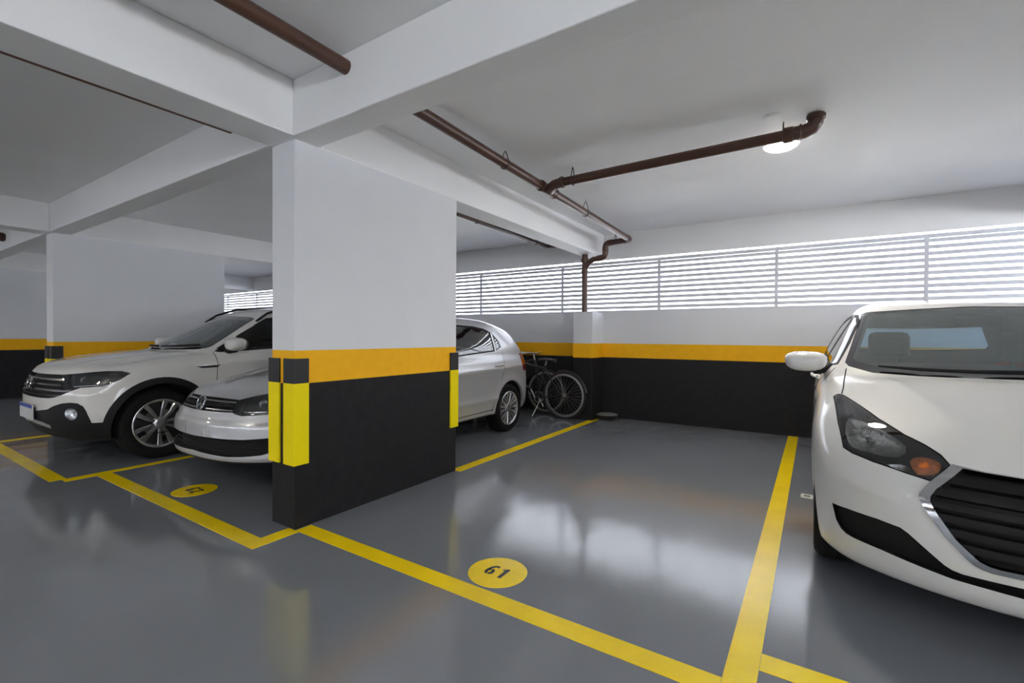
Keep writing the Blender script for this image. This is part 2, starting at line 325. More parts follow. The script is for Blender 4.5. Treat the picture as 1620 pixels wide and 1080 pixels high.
# small things on the floor
TUB = mat('black_rubber_tub', (.012, .012, .012), .6); TUBW = mat('dusty_grey_lid', (.22, .22, .21), .7)
t = empty('tub', (.13, 4.60, 0), label='shallow round black tub by the back wall next to the bicycles', category='tub')
MB().lathe([(.0005, 0), (.125, 0), (.148, .05), (.152, .065), (.145, .066), (.14, .06), (.0005, .055)], n=36).obj('bowl', TUB, t, smooth=.5)
MB().lathe([(.0005, .070), (.13, .070), (.142, .073), (.147, .068), (.143, .064), (.0005, .063)], n=36).obj('lid', TUBW, t, smooth=.5)
PL = mat('light_plastic_plate', (.52, .55, .50), .5)
t = MB().prism([(-.03, -.05), (.03, -.05), (.038, -.042), (.038, .042), (.03, .05), (-.03, .05), (-.038, .042), (-.038, -.042)], 2, 0, .004).obj('floor_plate', PL, label='small pale plate with dark square mark on the floor beside the hatchback', category='floor plate')
t.location = (2.528, 2.40, 0)
MB().prism(ring_poly((0, 0), .016, .026, math.pi/4, 2*math.pi+math.pi/4, 4), 2, .004, .0052).obj('mark', INK, t); MB().box(-.02, .02, -.003, .003, .004, .0052).obj('mark', INK, t)
# ================================================================== car bodies: each is the zero set of a smooth field,
# built from a side profile, a plan outline and cross sections (local frame: x lateral, y from the nose backwards, z up)
def pchip(xy):
    x = np.array([p[0] for p in xy], float); y = np.array([p[1] for p in xy], float); h = np.diff(x); d = np.diff(y)/h
    m = np.zeros(len(x)); m[0] = d[0]; m[-1] = d[-1]
    for i in range(1, len(x)-1):
        if d[i-1]*d[i] > 0:
            w1 = 2*h[i]+h[i-1]; w2 = h[i]+2*h[i-1]; m[i] = (w1+w2)/(w1/d[i-1]+w2/d[i])
    def f(t):
        t = np.asarray(t, float); tc = np.clip(t, x[0], x[-1]); k = np.clip(np.searchsorted(x, tc)-1, 0, len(x)-2); s = (tc-x[k])/h[k]
        v = (2*s**3-3*s**2+1)*y[k]+(s**3-2*s**2+s)*h[k]*m[k]+(-2*s**3+3*s**2)*y[k+1]+(s**3-s**2)*h[k]*m[k+1]
        return v+np.where(t < x[0], m[0]*(t-x[0]), 0)+np.where(t > x[-1], m[-1]*(t-x[-1]), 0)
    return f
def smax(a, b, k):
    h = np.maximum(k-np.abs(a-b), 0)/k; return np.maximum(a, b)+h*h*k*.25
def smoothstep(a, b, t):
    s = np.clip((t-a)/(b-a), 0, 1); return s*s*(3-2*s)
class Body:
    def __init__(s, **k):
        s.__dict__.update(k)
        for n in ('plan', 'sec', 'belt', 'front', 'rear', 'top'): setattr(s, n, pchip(getattr(s, n)))
    def W(s, y, z):
        w = s.plan(y)+s.sec(z); t = z-s.belt(y)
        w = w-s.tumble*.03*np.logaddexp(0, t/.03)-s.tcurve*np.maximum(t, 0)**2
        for (wy, wz, ra) in s.wheels:
            r = np.hypot(y-wy, z-wz); w = w+s.flare*np.exp(-((r-ra)/.06)**2)
        for (pts, a, sg) in s.creases:
            zl = np.interp(y, [p[0] for p in pts], [p[1] for p in pts]); fade = smoothstep(pts[0][0]-.1, pts[0][0]+.2, y)*(1-smoothstep(pts[-1][0]-.2, pts[-1][0]+.1, y))
            w = w+fade*a*np.exp(-(np.sqrt((z-zl)**2+.012**2)-.012)/sg)
        return w
    def F(s, P):
        x = np.abs(P[:, 0]); y = P[:, 1]; z = P[:, 2]
        ds = (x-s.W(y, z))/np.sqrt(1+(s.tumble*(z > s.belt(y)))**2)
        ye = y-s.wsc*x*x; e = .004; T = s.top(ye); dT = (s.top(ye+e)-s.top(ye-e))/(2*e)
        for (x0, x1, a, sg, y0, y1) in s.ridges:
            xr = x0+(x1-x0)*np.clip((y-y0)/(y1-y0), 0, 1)
            T = T+a*np.exp(-(np.sqrt((x-xr)**2+.018**2)-.018)/sg)*smoothstep(y0, y0+.25, y)*(1-smoothstep(y1-.2, y1, y))
        T = T-s.crown*x*x-s.crown4*x**4
        dt = (z-T)/np.sqrt(1+dT*dT)
        Fx = s.fx2*x*x+s.fx4*x**4; dFx = 2*s.fx2*x+4*s.fx4*x**3
        df = (s.front(z)+Fx-y)/np.sqrt(1+dFx*dFx)
        Rx = s.rx2*x*x+s.rx4*x**4; dr = (y-s.rear(z)+Rx)/np.sqrt(1+(2*s.rx2*x+4*s.rx4*x**3)**2)
        d = smax(ds, dt, s.kst); d = smax(d, df, s.kf); d = smax(d, dr, .16); return smax(d, s.zbot-z, .05)
    def grad(s, P, e=.0015):
        g = np.stack([s.F(P+np.eye(3)[i]*e)-s.F(P-np.eye(3)[i]*e) for i in range(3)], 1); return g/np.maximum(np.linalg.norm(g, axis=1), 1e-9)[:, None]
    def surf(s, A, B, n=26):
        lo = np.zeros(len(A)); hi = np.ones(len(A))
        for _ in range(n):
            mid = (lo+hi)/2; v = s.F(A+(B-A)*mid[:, None]) < 0; lo = np.where(v, mid, lo); hi = np.where(v, hi, mid)
        return A+(B-A)*lo[:, None]
HATCH = Body(length=3.92, width=.86, height=1.50, zbot=.172,
    plan=[(0, .80), (.4, .83), (.8, .84), (2.8, .84), (3.3, .825), (3.92, .76)], sec=[(.15, -.03), (.3, -.008), (.5, 0), (.7, -.002), (.85, -.026), (.95, -.055), (1.02, -.073), (1.2, -.078)],
    belt=[(0, .90), (1.2, .93), (3.6, 1.04)], tumble=.45, tcurve=.12,
    front=[(.15, .10), (.25, .03), (.38, 0), (.52, 0), (.62, .025), (.70, .07), (.78, .16), (1.0, .5)], rear=[(.2, 3.80), (.35, 3.90), (.6, 3.92), (.9, 3.88), (1.1, 3.80), (1.35, 3.62), (1.45, 3.5)],
    top=[(-.1, .62), (0, .665), (.08, .705), (.2, .76), (.4, .83), (.7, .90), (.92, .940), (1.02, .955), (1.10, .985), (1.25, 1.06), (1.75, 1.31), (1.88, 1.365), (2.05, 1.402), (2.4, 1.438), (2.8, 1.445), (3.3, 1.415), (3.7, 1.355), (3.95, 1.30)],
    wsc=.42, crown=.03, crown4=.06, kst=.11, kf=.13, fx2=.24, fx4=.42, rx2=.15, rx4=.15,
    wheels=[(.80, .30, .345), (3.30, .30, .345)], flare=.006, creases=[([(1.2, .80), (3.7, .90)], .012, .05)], ridges=[(.30, .52, .014, .05, .12, 1.1)])
SUV = Body(length=4.06, width=.90, height=1.60, zbot=.22,
    plan=[(0, .83), (.5, .87), (.9, .88), (3.2, .88), (4.2, .80)], sec=[(.18, -.05), (.35, -.012), (.55, 0), (.8, -.004), (.95, -.02), (1.05, -.05), (1.3, -.05)],
    belt=[(0, .97), (1.2, 1.0), (3.9, 1.10)], tumble=.36, tcurve=.10,
    front=[(.18, .13), (.3, .05), (.40, .01), (.52, 0), (.62, .005), (.74, .035), (.84, .07), (.92, .16), (1.1, .5)], rear=[(.2, 3.91), (.35, 4.03), (.6, 4.06), (.9, 4.03), (1.1, 3.96), (1.4, 3.79), (1.55, 3.66)],
    top=[(-.1, .78), (0, .83), (.08, .872), (.2, .895), (.48, .938), (.81, .975), (.92, .988), (1.0, 1.018), (1.16, 1.095), (1.71, 1.375), (1.86, 1.435), (2.06, 1.475), (2.46, 1.505), (3.06, 1.50), (3.66, 1.45), (4.06, 1.38)],
    wsc=.36, crown=.025, crown4=.05, kst=.10, kf=.12, fx2=.15, fx4=.24, rx2=.12, rx4=.12,
    wheels=[(.71, .325, .375), (3.36, .325, .375)], flare=.016, creases=[([(.9, .86), (4.0, .93)], .014, .035), ([(1.15, .60), (3.1, .66)], .012, .05)], ridges=[(.42, .60, .012, .04, .15, 1.1)])
GOL = Body(length=3.86, width=.84, height=1.48, zbot=.245,
    plan=[(0, .78), (.45, .815), (.9, .82), (2.8, .82), (3.3, .805), (3.82, .74)], sec=[(.15, -.05), (.3, -.015), (.5, 0), (.7, 0), (.85, -.015), (.95, -.045), (1.2, -.045)],
    belt=[(0, .88), (1.2, .91), (3.6, .99)], tumble=.42, tcurve=.10,
    front=[(.15, .07), (.22, .0), (.30, .0), (.42, .0), (.50, .006), (.525, .014), (.54, .028), (.60, .040), (.68, .07), (.76, .16), (1.0, .5)], rear=[(.2, 3.77), (.35, 3.85), (.6, 3.86), (.9, 3.78), (1.1, 3.62), (1.35, 3.40), (1.45, 3.3)],
    top=[(-.1, .61), (0, .65), (.08, .69), (.2, .735), (.5, .80), (.85, .862), (.98, .88), (1.06, .91), (1.2, .98), (1.72, 1.245), (1.87, 1.30), (2.1, 1.345), (2.4, 1.365), (2.7, 1.355), (3.0, 1.30), (3.3, 1.20), (3.5, 1.09), (3.82, .90)],
    wsc=.36, crown=.03, crown4=.05, kst=.10, kf=.12, fx2=.20, fx4=.62, rx2=.2, rx4=.25,
    wheels=[(.76, .29, .335), (3.10, .29, .335)], flare=.012, creases=[([(.9, .74), (3.7, .80)], .012, .04), ([(1.1, .42), (2.9, .44)], .014, .035)], ridges=[(.40, .55, .010, .04, .15, 1.0)])
CARS = dict(h=(HATCH, (3.40, .60), 0.), s=(SUV, (-3.38, -.45), 0.), g=(GOL, (-1.235, -.02), .028))
# ------------------------------------------------------------------ cutting panels, lamps and windows out of a body
PROJ = {'F': ((1, 0, 0), (0, 0, 1)), 'R': ((1, 0, 0), (0, 0, 1)), 'S': ((0, 1, 0), (0, 0, 1)), 'T': ((1, 0, 0), (0, 1, 0)),
        'O': ((1, 0, 0), (0, .6, .8)), 'Q': ((.7071, .7071, 0), (0, 0, 1))}
PDIR = {'F': (0, -1, 0), 'R': (0, 1, 0), 'S': (1, 0, 0), 'T': (0, 0, 1), 'O': (0, -.8, .6), 'Q': (.7071, -.7071, 0)}   # towards the eye of each projection
def inside(px, py, poly):
    c = False; n = len(poly); j = n-1
    for i in range(n):
        xi, yi = poly[i]; xj, yj = poly[j]
        if (yi > py) != (yj > py) and px < (xj-xi)*(py-yi)/(yj-yi)+xi: c = not c
        j = i
    return c
def strip_poly(pl, w):
    L, R = [], []
    for i, p in enumerate(pl):
        a = pl[max(i-1, 0)]; b = pl[min(i+1, len(pl)-1)]; dx, dy = b[0]-a[0], b[1]-a[1]; l = math.hypot(dx, dy); nx, ny = -dy/l*w/2, dx/l*w/2
        L.append((p[0]+nx, p[1]+ny)); R.append((p[0]-nx, p[1]-ny))
    return L+R[::-1]
def circ(cx, cy, r, n=40, a0=0., a1=2*math.pi): return [(cx+r*math.cos(a0+(a1-a0)*i/n), cy+r*math.sin(a0+(a1-a0)*i/n)) for i in range(n)]
def inset_poly(poly, d):
    """move every edge of a polygon inwards by d"""
    n = len(poly); A = sum(poly[i][0]*poly[(i+1) % n][1]-poly[(i+1) % n][0]*poly[i][1] for i in range(n)); sg = 1 if A > 0 else -1; out = []
    for i in range(n):
        p0, p1, p2 = poly[i-1], poly[i], poly[(i+1) % n]
        def nrm(a, b):
            dx, dy = b[0]-a[0], b[1]-a[1]; l = math.hypot(dx, dy) or 1e-9; return (-dy/l*sg, dx/l*sg)
        n1, n2 = nrm(p0, p1), nrm(p1, p2); bx, by = n1[0]+n2[0], n1[1]+n2[1]; k = max(.35, (bx*bx+by*by)/2)
        out.append((p1[0]+bx/k*d, p1[1]+by/k*d))
    return out
class CarMesh:
    def __init__(s, B, n):
        s.B = B; P, fs = car_grid(B, n); s.bm = bmesh.new(); vs = [s.bm.verts.new(p) for p in P]
        s.lay = s.bm.faces.layers.int.new('reg'); s.names = ['body']
        for f in fs: s.bm.faces.new([vs[i] for i in f])
        s.bm.normal_update()
    def rid(s, n):
        if n not in s.names: s.names.append(n)
        return s.names.index(n)
    def cut(s, proj, poly, name, frm=('body',), filt=None, nmin=.0):
        U, V = [Vector(a) for a in PROJ[proj]]; D = Vector(PDIR[proj])
        if len(poly[0]) == 3: poly = [(Vector(p).dot(U), Vector(p).dot(V)) for p in poly]
        ids = {s.rid(n) for n in frm}; lay = s.lay; e = .03
        x0 = min(p[0] for p in poly)-e; x1 = max(p[0] for p in poly)+e; y0 = min(p[1] for p in poly)-e; y1 = max(p[1] for p in poly)+e
        C = {}; s.bm.normal_update()
        def info(f):
            q = [(v.co.dot(U), v.co.dot(V)) for v in f.verts]; return (min(a[0] for a in q), max(a[0] for a in q), min(a[1] for a in q), max(a[1] for a in q), q)
        for f in s.bm.faces:
            if f[lay] not in ids: continue
            c = f.verts[0].co; a = c.dot(U)
            if a < x0 or a > x1: continue
            b = c.dot(V)
            if b < y0 or b > y1: continue
            if f.normal.dot(D) < nmin or (filt and not filt(f.calc_center_median(), f.normal)): continue
            C[f] = info(f)
        n = len(poly)
        for i in range(n):
            a, b = poly[i], poly[(i+1) % n]; dx, dy = b[0]-a[0], b[1]-a[1]; l = math.hypot(dx, dy)
            if l < 1e-6: continue
            nx, ny = -dy/l, dx/l; t = 1e-5; bx0, bx1 = min(a[0], b[0])-t, max(a[0], b[0])+t; by0, by1 = min(a[1], b[1])-t, max(a[1], b[1])+t; sub = []
            for f, (u0, u1, v0, v1, q) in C.items():
                if u1 < bx0 or u0 > bx1 or v1 < by0 or v0 > by1: continue
                d = [(p[0]-a[0])*nx+(p[1]-a[1])*ny for p in q]
                if min(d) < -1e-5 and max(d) > 1e-5: sub.append(f)
            if not sub: continue
            g = list({v for f in sub for v in f.verts})+list({ed for f in sub for ed in f.edges})+sub
            r = bmesh.ops.bisect_plane(s.bm, geom=g, dist=1e-6, plane_co=U*a[0]+V*a[1], plane_no=U*nx+V*ny)
            for f in set([x for x in r['geom'] if isinstance(x, bmesh.types.BMFace)]) | set(sub): 
                if f.is_valid: C[f] = info(f)
        k = s.rid(name); out = 0
        for f, (u0, u1, v0, v1, q) in C.items():
            if not f.is_valid: continue
            c = f.calc_center_median()
            if inside(c.dot(U), c.dot(V), poly): f[lay] = k; out += 1
        return out
    def strip(s, proj, pl, w, name='gap', **k):
        if len(pl[0]) == 3:
            U, V = [Vector(a) for a in PROJ[proj]]; pl = [(Vector(p).dot(U), Vector(p).dot(V)) for p in pl]
        for i in range(len(pl)-1): s.cut(proj, strip_poly([pl[i], pl[i+1]], w), name, **k)
    def tag(s, name, fn, frm=('body',)):
        ids = {s.rid(n) for n in frm}; k = s.rid(name)
        for f in s.bm.faces:
            if f[s.lay] in ids and fn(f.calc_center_median(), f.normal): f[s.lay] = k
    def finish(s):
        s.bm.verts.index_update(); s.V = np.array([v.co[:] for v in s.bm.verts]); s.N = s.B.grad(s.V); s.R = {}
        for f in s.bm.faces: s.R.setdefault(s.names[f[s.lay]], []).append([v.index for v in f.verts])
        s.bm.free()
    def take(s, names):
        fs = [f for n in names for f in s.R.get(n, [])]; ix = sorted({i for f in fs for i in f}); mp = {i: k for k, i in enumerate(ix)}
        return s.V[ix], s.N[ix], [[mp[i] for i in f] for f in fs]
def boundary(fs):
    cnt = {}
    for f in fs:
        for i in range(len(f)):
            a, b = f[i], f[(i+1) % len(f)]; k = (min(a, b), max(a, b)); cnt[k] = None if k in cnt else (a, b)
    return [v for v in cnt.values() if v]
def mirrored(V, N, fs):
    return V*[-1, 1, 1], N*[-1, 1, 1], [f[::-1] for f in fs]
def both(V, N, fs):
    V2, N2, f2 = mirrored(V, N, fs); n = len(V); mp = [i if abs(V[i][0]) < 1e-5 else n+i for i in range(n)]
    return np.concatenate([V, V2]), np.concatenate([N, N2]), fs+[[mp[i] for i in f] for f in f2]
def skin_obj(name, V, N, fs, m, par, off=0., custom=True):
    if not fs: return None
    V = V+N*off
    me = bpy.data.meshes.new(name); me.from_pydata(V.tolist(), [], fs); me.polygons.foreach_set('use_smooth', [True]*len(me.polygons)); me.update()
    if custom: me.normals_split_custom_set_from_vertices([tuple(n) for n in N])
    me.materials.append(m); o = bpy.data.objects.new(name, me); COL.objects.link(o); o.parent = par; return o
def thick_obj(name, V, N, fs, m, par, t0, t1, smooth=.6, shrink=None):
    """solid from a patch: outer face at offset t1, inner face at t0, with side walls"""
    if not fs: return None
    n = len(V); vs = np.concatenate([V+N*t1, V+N*t0]); F = fs+[[i+n for i in f[::-1]] for f in fs]
    F += [[a, a+n, b+n, b] for a, b in boundary(fs) if not (abs(V[a][0]) < 1e-5 and abs(V[b][0]) < 1e-5)]
    return MB().add(vs.tolist(), F).obj(name, m, par, smooth=smooth, fix=False)
def bucket_obj(name, V, N, fs, m, par, vec, rim=0., sc=1.):
    """recess behind a patch: walls and a back pushed by vec"""
    if not fs: return None
    n = len(V); vec = np.array(vec); Bk = V+vec; c = Bk.mean(0); Bk = c+(Bk-c)*sc
    vs = np.concatenate([V+N*rim, Bk]); F = [[i+n for i in f] for f in fs]+[[a, b, b+n, a+n] for a, b in boundary(fs) if not (abs(V[a][0]) < 1e-5 and abs(V[b][0]) < 1e-5)]
    return MB().add(vs.tolist(), F).obj(name, m, par, smooth=.6, fix=False)
PAINT = {}
def car_grid(B, n=(40, 196, 72)):
    nx, ny, nz = n; X = B.width+.06; Y0, Y1 = -.08, B.length+.08; Z0, Z1 = .05, B.height+.08
    idx = {}; pts = []
    def V(i, j, k):
        q = (i, j, k)
        if q not in idx: idx[q] = len(pts); pts.append((X*i/nx, Y0+(Y1-Y0)*j/ny, Z0+(Z1-Z0)*k/nz))
        return idx[q]
    fs = []
    for j in range(ny):
        for k in range(nz): fs.append((V(nx, j, k), V(nx, j+1, k), V(nx, j+1, k+1), V(nx, j, k+1)))
        for i in range(nx):
            fs.append((V(i, j, nz), V(i+1, j, nz), V(i+1, j+1, nz), V(i, j+1, nz))); fs.append((V(i, j, 0), V(i, j+1, 0), V(i+1, j+1, 0), V(i+1, j, 0)))
    for i in range(nx):
        for k in range(nz):
            fs.append((V(i, 0, k), V(i+1, 0, k), V(i+1, 0, k+1), V(i, 0, k+1))); fs.append((V(i, ny, k), V(i, ny, k+1), V(i+1, ny, k+1), V(i+1, ny, k)))
    A = np.array(pts); S = np.stack([0*A[:, 0], np.clip(A[:, 1], 1.0, B.length-.8), 0*A[:, 0]+.6], 1)
    P = B.surf(S, A); P[np.abs(A[:, 0]) < 1e-9, 0] = 0
    return P, fs
class Car:
    """one parked car: an Empty at ground level with its parts"""
    def __init__(s, key, name, label, paint, n):
        s.B, (x, y), rz = CARS[key]; s.root = empty(name, (x, y, 0), rz, label=label, category='car'); s.paint = paint; s.m = CarMesh(s.B, n)
        s.black = mat('car_black_plastic', (.010, .010, .011), .6, var=.1, spec=.25); s.gloss = mat('car_gloss_black', (.006, .006, .007), .08, coat=1.)
        s.chrome = mat('car_chrome', (.62, .63, .65), .13, metal=1.); s.void = mat('car_dark_recess', (.006, .006, .006), .8); s.trim = mat('car_interior_trim', (.035, .036, .038), .8, var=.2, scale=20.)
        s.rubber = mat('tyre_rubber', (.010, .010, .010), .8, spec=.2); s.clear = glass('car_lamp_lens', (.95, .965, .97), extra=.055); s.amber = mat('amber_lens', (.55, .14, .01), .12, coat=1., var=.35, scale=60.)
        s.red = mat('red_lens', (.30, .008, .008), .1, coat=1., var=.2, scale=40.); s.refl = mat('lamp_reflector', (.92, .94, .96), .2, metal=1., var=.12, scale=25., bump=.5, bscale=40.)
    # surface points
    def front(s, x, z, off=0.):
        A = np.array([[x, 2.2, z]]); P = s.B.surf(A, np.array([[x, -.5, z]])); n = s.B.grad(P); return Vector((P+n*off)[0])
    def side(s, y, z, off=0., sg=1):
        P = s.B.surf(np.array([[0., y, z]]), np.array([[1.2, y, z]])); n = s.B.grad(P); p = Vector((P+n*off)[0]); p.x *= sg; return p
    def topp(s, x, y, off=0.):
        P = s.B.surf(np.array([[x, y, .5]]), np.array([[x, y, 1.8]])); n = s.B.grad(P); return Vector((P+n*off)[0])
    def nrm(s, p): return Vector(s.B.grad(np.array([[p[0], p[1], p[2]]]))[0])
    # parts
    def center(s, name, regs, m, off=0., **k): return skin_obj(name, *both(*s.m.take(regs)), m, s.root, off, **k)
    def sides(s, name, regs, m, off=0., par=None, **k):
        t = s.m.take(regs); return [skin_obj(name, *(t if sg > 0 else mirrored(*t)), m, par or s.root, off, **k) for sg in (1, -1)]
    def solid(s, name, regs, m, t0, t1, side=True, par=(None, None)):
        t = s.m.take(regs)
        if side: return [thick_obj(name, *(t if sg > 0 else mirrored(*t)), m, par[i] or s.root, t0, t1) for i, sg in enumerate((1, -1))]
        return thick_obj(name, *both(*t), m, par[0] or s.root, t0, t1)
    def bucket(s, name, regs, m, vec, side=True, sc=1.):
        t = s.m.take(regs)
        if side: return [bucket_obj(name, *(t if sg > 0 else mirrored(*t)), m, s.root, (vec[0]*sg, vec[1], vec[2]), 0., sc) for sg in (1, -1)]
        return bucket_obj(name, *both(*t), m, s.root, vec, 0., sc)
    def glass_panel(s, proj, poly, name, glassname, border=.022, **k):
        s.m.cut(proj, poly, glassname+'_frit', **k); s.m.cut(proj, inset_poly(poly, border) if not callable(border) else border(poly), glassname, frm=(glassname+'_frit',), **{a: b for a, b in k.items() if a != 'frm'})
    def arches(s, R, xin=.42):
        for (wy, wz, ra) in s.B.wheels: s.m.cut('S', circ(wy, wz, R, 56), 'hole', filt=lambda c, n: c.x > xin, nmin=-2)
    def liners(s, R, xin=.42, lipmat=None, lip=.03):
        for (wy, wz, ra) in s.B.wheels:
            for sg in (1, -1):
                A = [math.radians(-35+250*i/40) for i in range(41)]; ring = [(wy+R*math.cos(a), max(wz+R*math.sin(a), s.B.zbot+.0)) for a in A]
                W = s.B.surf(np.array([[0., y, z+.002] for y, z in ring]), np.array([[1.2, y, z+.002] for y, z in ring]))[:, 0]; n = len(ring)
                v = [(sg*w, y, z) for w, (y, z) in zip(W, ring)]+[(sg*(w-lip), y, z) for w, (y, z) in zip(W, ring)]
                MB().add(v, [(i, i+1, n+i+1, n+i) for i in range(n-1)]).obj('wheel_arch_lip', lipmat or s.paint, s.root, smooth=1.)
                v = [(sg*(w-lip), y, z) for w, (y, z) in zip(W, ring)]+[(sg*xin, y, z) for y, z in ring]
                MB().add(v, [(i, i+1, n+i+1, n+i) for i in range(n-1)]+[tuple(range(n, 2*n))]).obj('wheel_well', s.void, s.root, smooth=1.)
    def wheel(s, y, z, sg, xo, r, width, rr, kind, m_face, m_back):
        """tyre (named wheel) with its rim, spokes and hub as sub-parts; outer face towards sg*x"""
        prof = [(rr-.004, -.02), (rr+.006, .002), (rr+.012, .006), (r-.055, .012), (r-.03, .008), (r-.012, -.006), (r-.003, -.022), (r, -.04), (r-.004, -.055), (r, -.06), (r, -width/2+.004), (r-.005, -width/2), (r, -width/2-.004), (r, -width+.035), (r-.015, -width+.008), (r-.06, -width), (rr, -width+.01)]
        t = MB().lathe([(a, h) for a, h in prof], axis='x', n=56)
        if sg < 0: t.v = [(-p[0], p[1], p[2]) for p in t.v]; t.f = [f[::-1] for f in t.f]
        w = t.obj('wheel', s.rubber, s.root, smooth=.5); w.location = (sg*xo, y, z)
        def put(mb, nm, m, sm=.5):
            if sg < 0: mb.v = [(-p[0], p[1], p[2]) for p in mb.v]; mb.f = [f[::-1] for f in mb.f]
            o = mb.obj(nm, m, w, smooth=sm); return o
        put(MB().lathe([(rr-.002, -.02), (rr+.004, -.003), (rr-.004, .001), (rr-.016, -.006), (rr-.024, -.03), (rr-.03, -width+.03)], axis='x', n=56), 'rim', m_face)
        put(MB().lathe([(.0005, -.075), (rr-.03, -.08)], axis='x', n=40), 'rim_back', s.void)
        put(MB().lathe([(.13, -.062), (.13, -.052), (.05, -.052)], axis='x', n=32), 'brake_disc', mat('brake_steel', (.22, .2, .19), .4, metal=.8))
        put(MB().lathe([(.062, -.05), (.058, -.022), (.045, -.014), (.036, -.012), (.034, -.007), (.0005, -.005)], axis='x', n=28), 'hub_cap', m_face)
        def spoke(a, w0, w1, r0, r1, d0, d1, nm, m, skew=0.):
            mb = MB(); ca, sa = math.cos(a), math.sin(a); c1, s1 = math.cos(a+skew), math.sin(a+skew)
            P = lambda r_, h, x, c, s_: (x, r_*c-h*s_, r_*s_+h*c)
            v = []
            for (r_, hw, x, c, s_) in ((r0, w0, d0, ca, sa), ((r0+r1)/2, (w0+w1)/2*.92, (d0+d1)/2+.004, (ca+c1)/2, (sa+s1)/2), (r1, w1, d1, c1, s1)):
                v += [P(r_, -hw, x-.006, c, s_), P(r_, -hw*.7, x, c, s_), P(r_, hw*.7, x, c, s_), P(r_, hw, x-.006, c, s_), P(r_, hw*.8, x-.03, c, s_), P(r_, -hw*.8, x-.03, c, s_)]
            f = [(i*6+k, i*6+(k+1) % 6, i*6+6+(k+1) % 6, i*6+6+k) for i in range(2) for k in range(6)]+[(5, 4, 3, 2, 1, 0), (12, 13, 14, 15, 16, 17)]
            mb.add(v, f); put(mb, nm, m, .4)
        if kind == 'twin':
            for i in range(5):
                a = math.pi/2+.2+2*math.pi*i/5
                for e in (-1, 1): spoke(a+e*.30, .011, .024, .045, rr-.012, -.018, -.008, 'spoke', m_face, e*.10)
                spoke(a, .016, .05, .04, rr-.02, -.034, -.03, 'spoke_pocket', m_back)
        else:
            ns = 15 if kind == 'multi' else 10
            for i in range(ns): spoke(2*math.pi*i/ns, .009, .0145 if kind == 'multi' else .02, .04, rr-.012, -.016, -.006, 'spoke', m_face)
        return w
    def mirror(s, c, size, y0, z0, m_low=None, fold=0):
        cc, ss = c, size
        for sg in (1, -1):
            c, size = ((cc[0]-.125, cc[1]+.09, cc[2]), (ss[0]*.5, ss[1]*1.5, ss[2])) if sg == fold else (cc, ss)
            mb = MB(); n, k = 16, 10; v = []
            for i in range(k+1):
                t = math.pi*i/k
                for j in range(n):
                    p = 2*math.pi*j/n; cx, cz = math.cos(p), math.sin(p); e = .75
                    f = lambda q: math.copysign(abs(q)**e, q)
                    v.append((sg*(c[0]+size[0]/2*f(cx)*math.sin(t)**.55*(1+.10*math.sin(p))), c[1]+size[1]*(-.62*f(math.cos(t)) if math.cos(t) > 0 else -.30*math.cos(t)), c[2]+size[2]/2*f(cz)*math.sin(t)**.55))
            fs = [(i*n+j, i*n+(j+1) % n, (i+1)*n+(j+1) % n, (i+1)*n+j) for i in range(k) for j in range(n)]
            h = mb.add(v, fs).obj('side_mirror', s.paint, s.root, smooth=.8)
            a = s.side(y0, z0, -.01, sg); b = Vector((sg*(c[0]-size[0]*.22), c[1]+.01, c[2]-size[2]*.42))
            MB().tube([a, (a*.5+b*.5)+Vector((0, 0, -.006)), b], [.035, .026, .03], 10).obj('stalk', m_low or s.black, h, smooth=.8)
            MB().lathe([(.0005, 0), (.045, 0)], n=20).xf(Matrix.Translation((sg*c[0], c[1]+size[1]*.305, c[2])) @ Matrix.Rotation(math.pi/2, 4, 'X') @ Matrix.Diagonal((size[0]/.1, size[2]/.11, 1, 1))).obj('mirror_glass', mat('mirror_silver', (.7, .7, .72), .02, metal=1.), h)
    def handle(s, y0, y1, z, m=None):
        for sg in (1, -1):
            pts = [s.side(y0, z, .002, sg), s.side(y0+.02, z, .03, sg), s.side((y0+y1)/2, z+.003, .035, sg), s.side(y1-.02, z, .03, sg), s.side(y1, z, .002, sg)]
            MB().tube(pts, [.012, .013, .012, .013, .012], 10).obj('door_handle', m or s.paint, s.root, smooth=.9)
    def cabin(s, yd, zs, roof, belt_z):
        """seats, dashboard and steering wheel seen through the glass"""
        B = s.B; t = s.trim; sm = mat('seat_cloth', (.028, .028, .03), .9, var=.25, scale=30., bump=.2, bscale=150.)
        MB().box(-B.width+.12, B.width-.12, yd, B.length-.5, .30, .34).obj('cabin_floor', t, s.root)
        MB().add([(x, y, z) for x in (-B.width+.27, B.width-.27) for y, z in ((yd+.0, .45), (yd+.0, belt_z-.09), (yd+.14, belt_z-.05), (yd+.36, belt_z-.04), (yd+.42, belt_z-.12), (yd+.36, .45))],
                 [(0, 1, 2, 3, 4, 5), (11, 10, 9, 8, 7, 6)]+[(i, (i+1) % 6, 6+(i+1) % 6, 6+i) for i in range(6)]).obj('dashboard', t, s.root, bevel=.02)
        for sg in (1, -1):
            c = sg*.36; st = MB().add([(c+x, y, z) for x in (-.25, .25) for y, z in ((yd+.62, .40), (yd+.60, .56), (yd+1.0, .52), (yd+1.03, .58), (yd+1.20, zs-.18), (yd+1.30, zs-.17), (yd+1.20, .55), (yd+1.10, .38))],
                 [tuple(range(8)), tuple(range(15, 7, -1))]+[(i, (i+1) % 8, 8+(i+1) % 8, 8+i) for i in range(8)]).obj('front_seat', sm, s.root, bevel=.045)
            MB().box(c-.125, c+.125, yd+1.20, yd+1.30, zs-.13, zs+.07).obj('headrest', sm, st, bevel=.04)
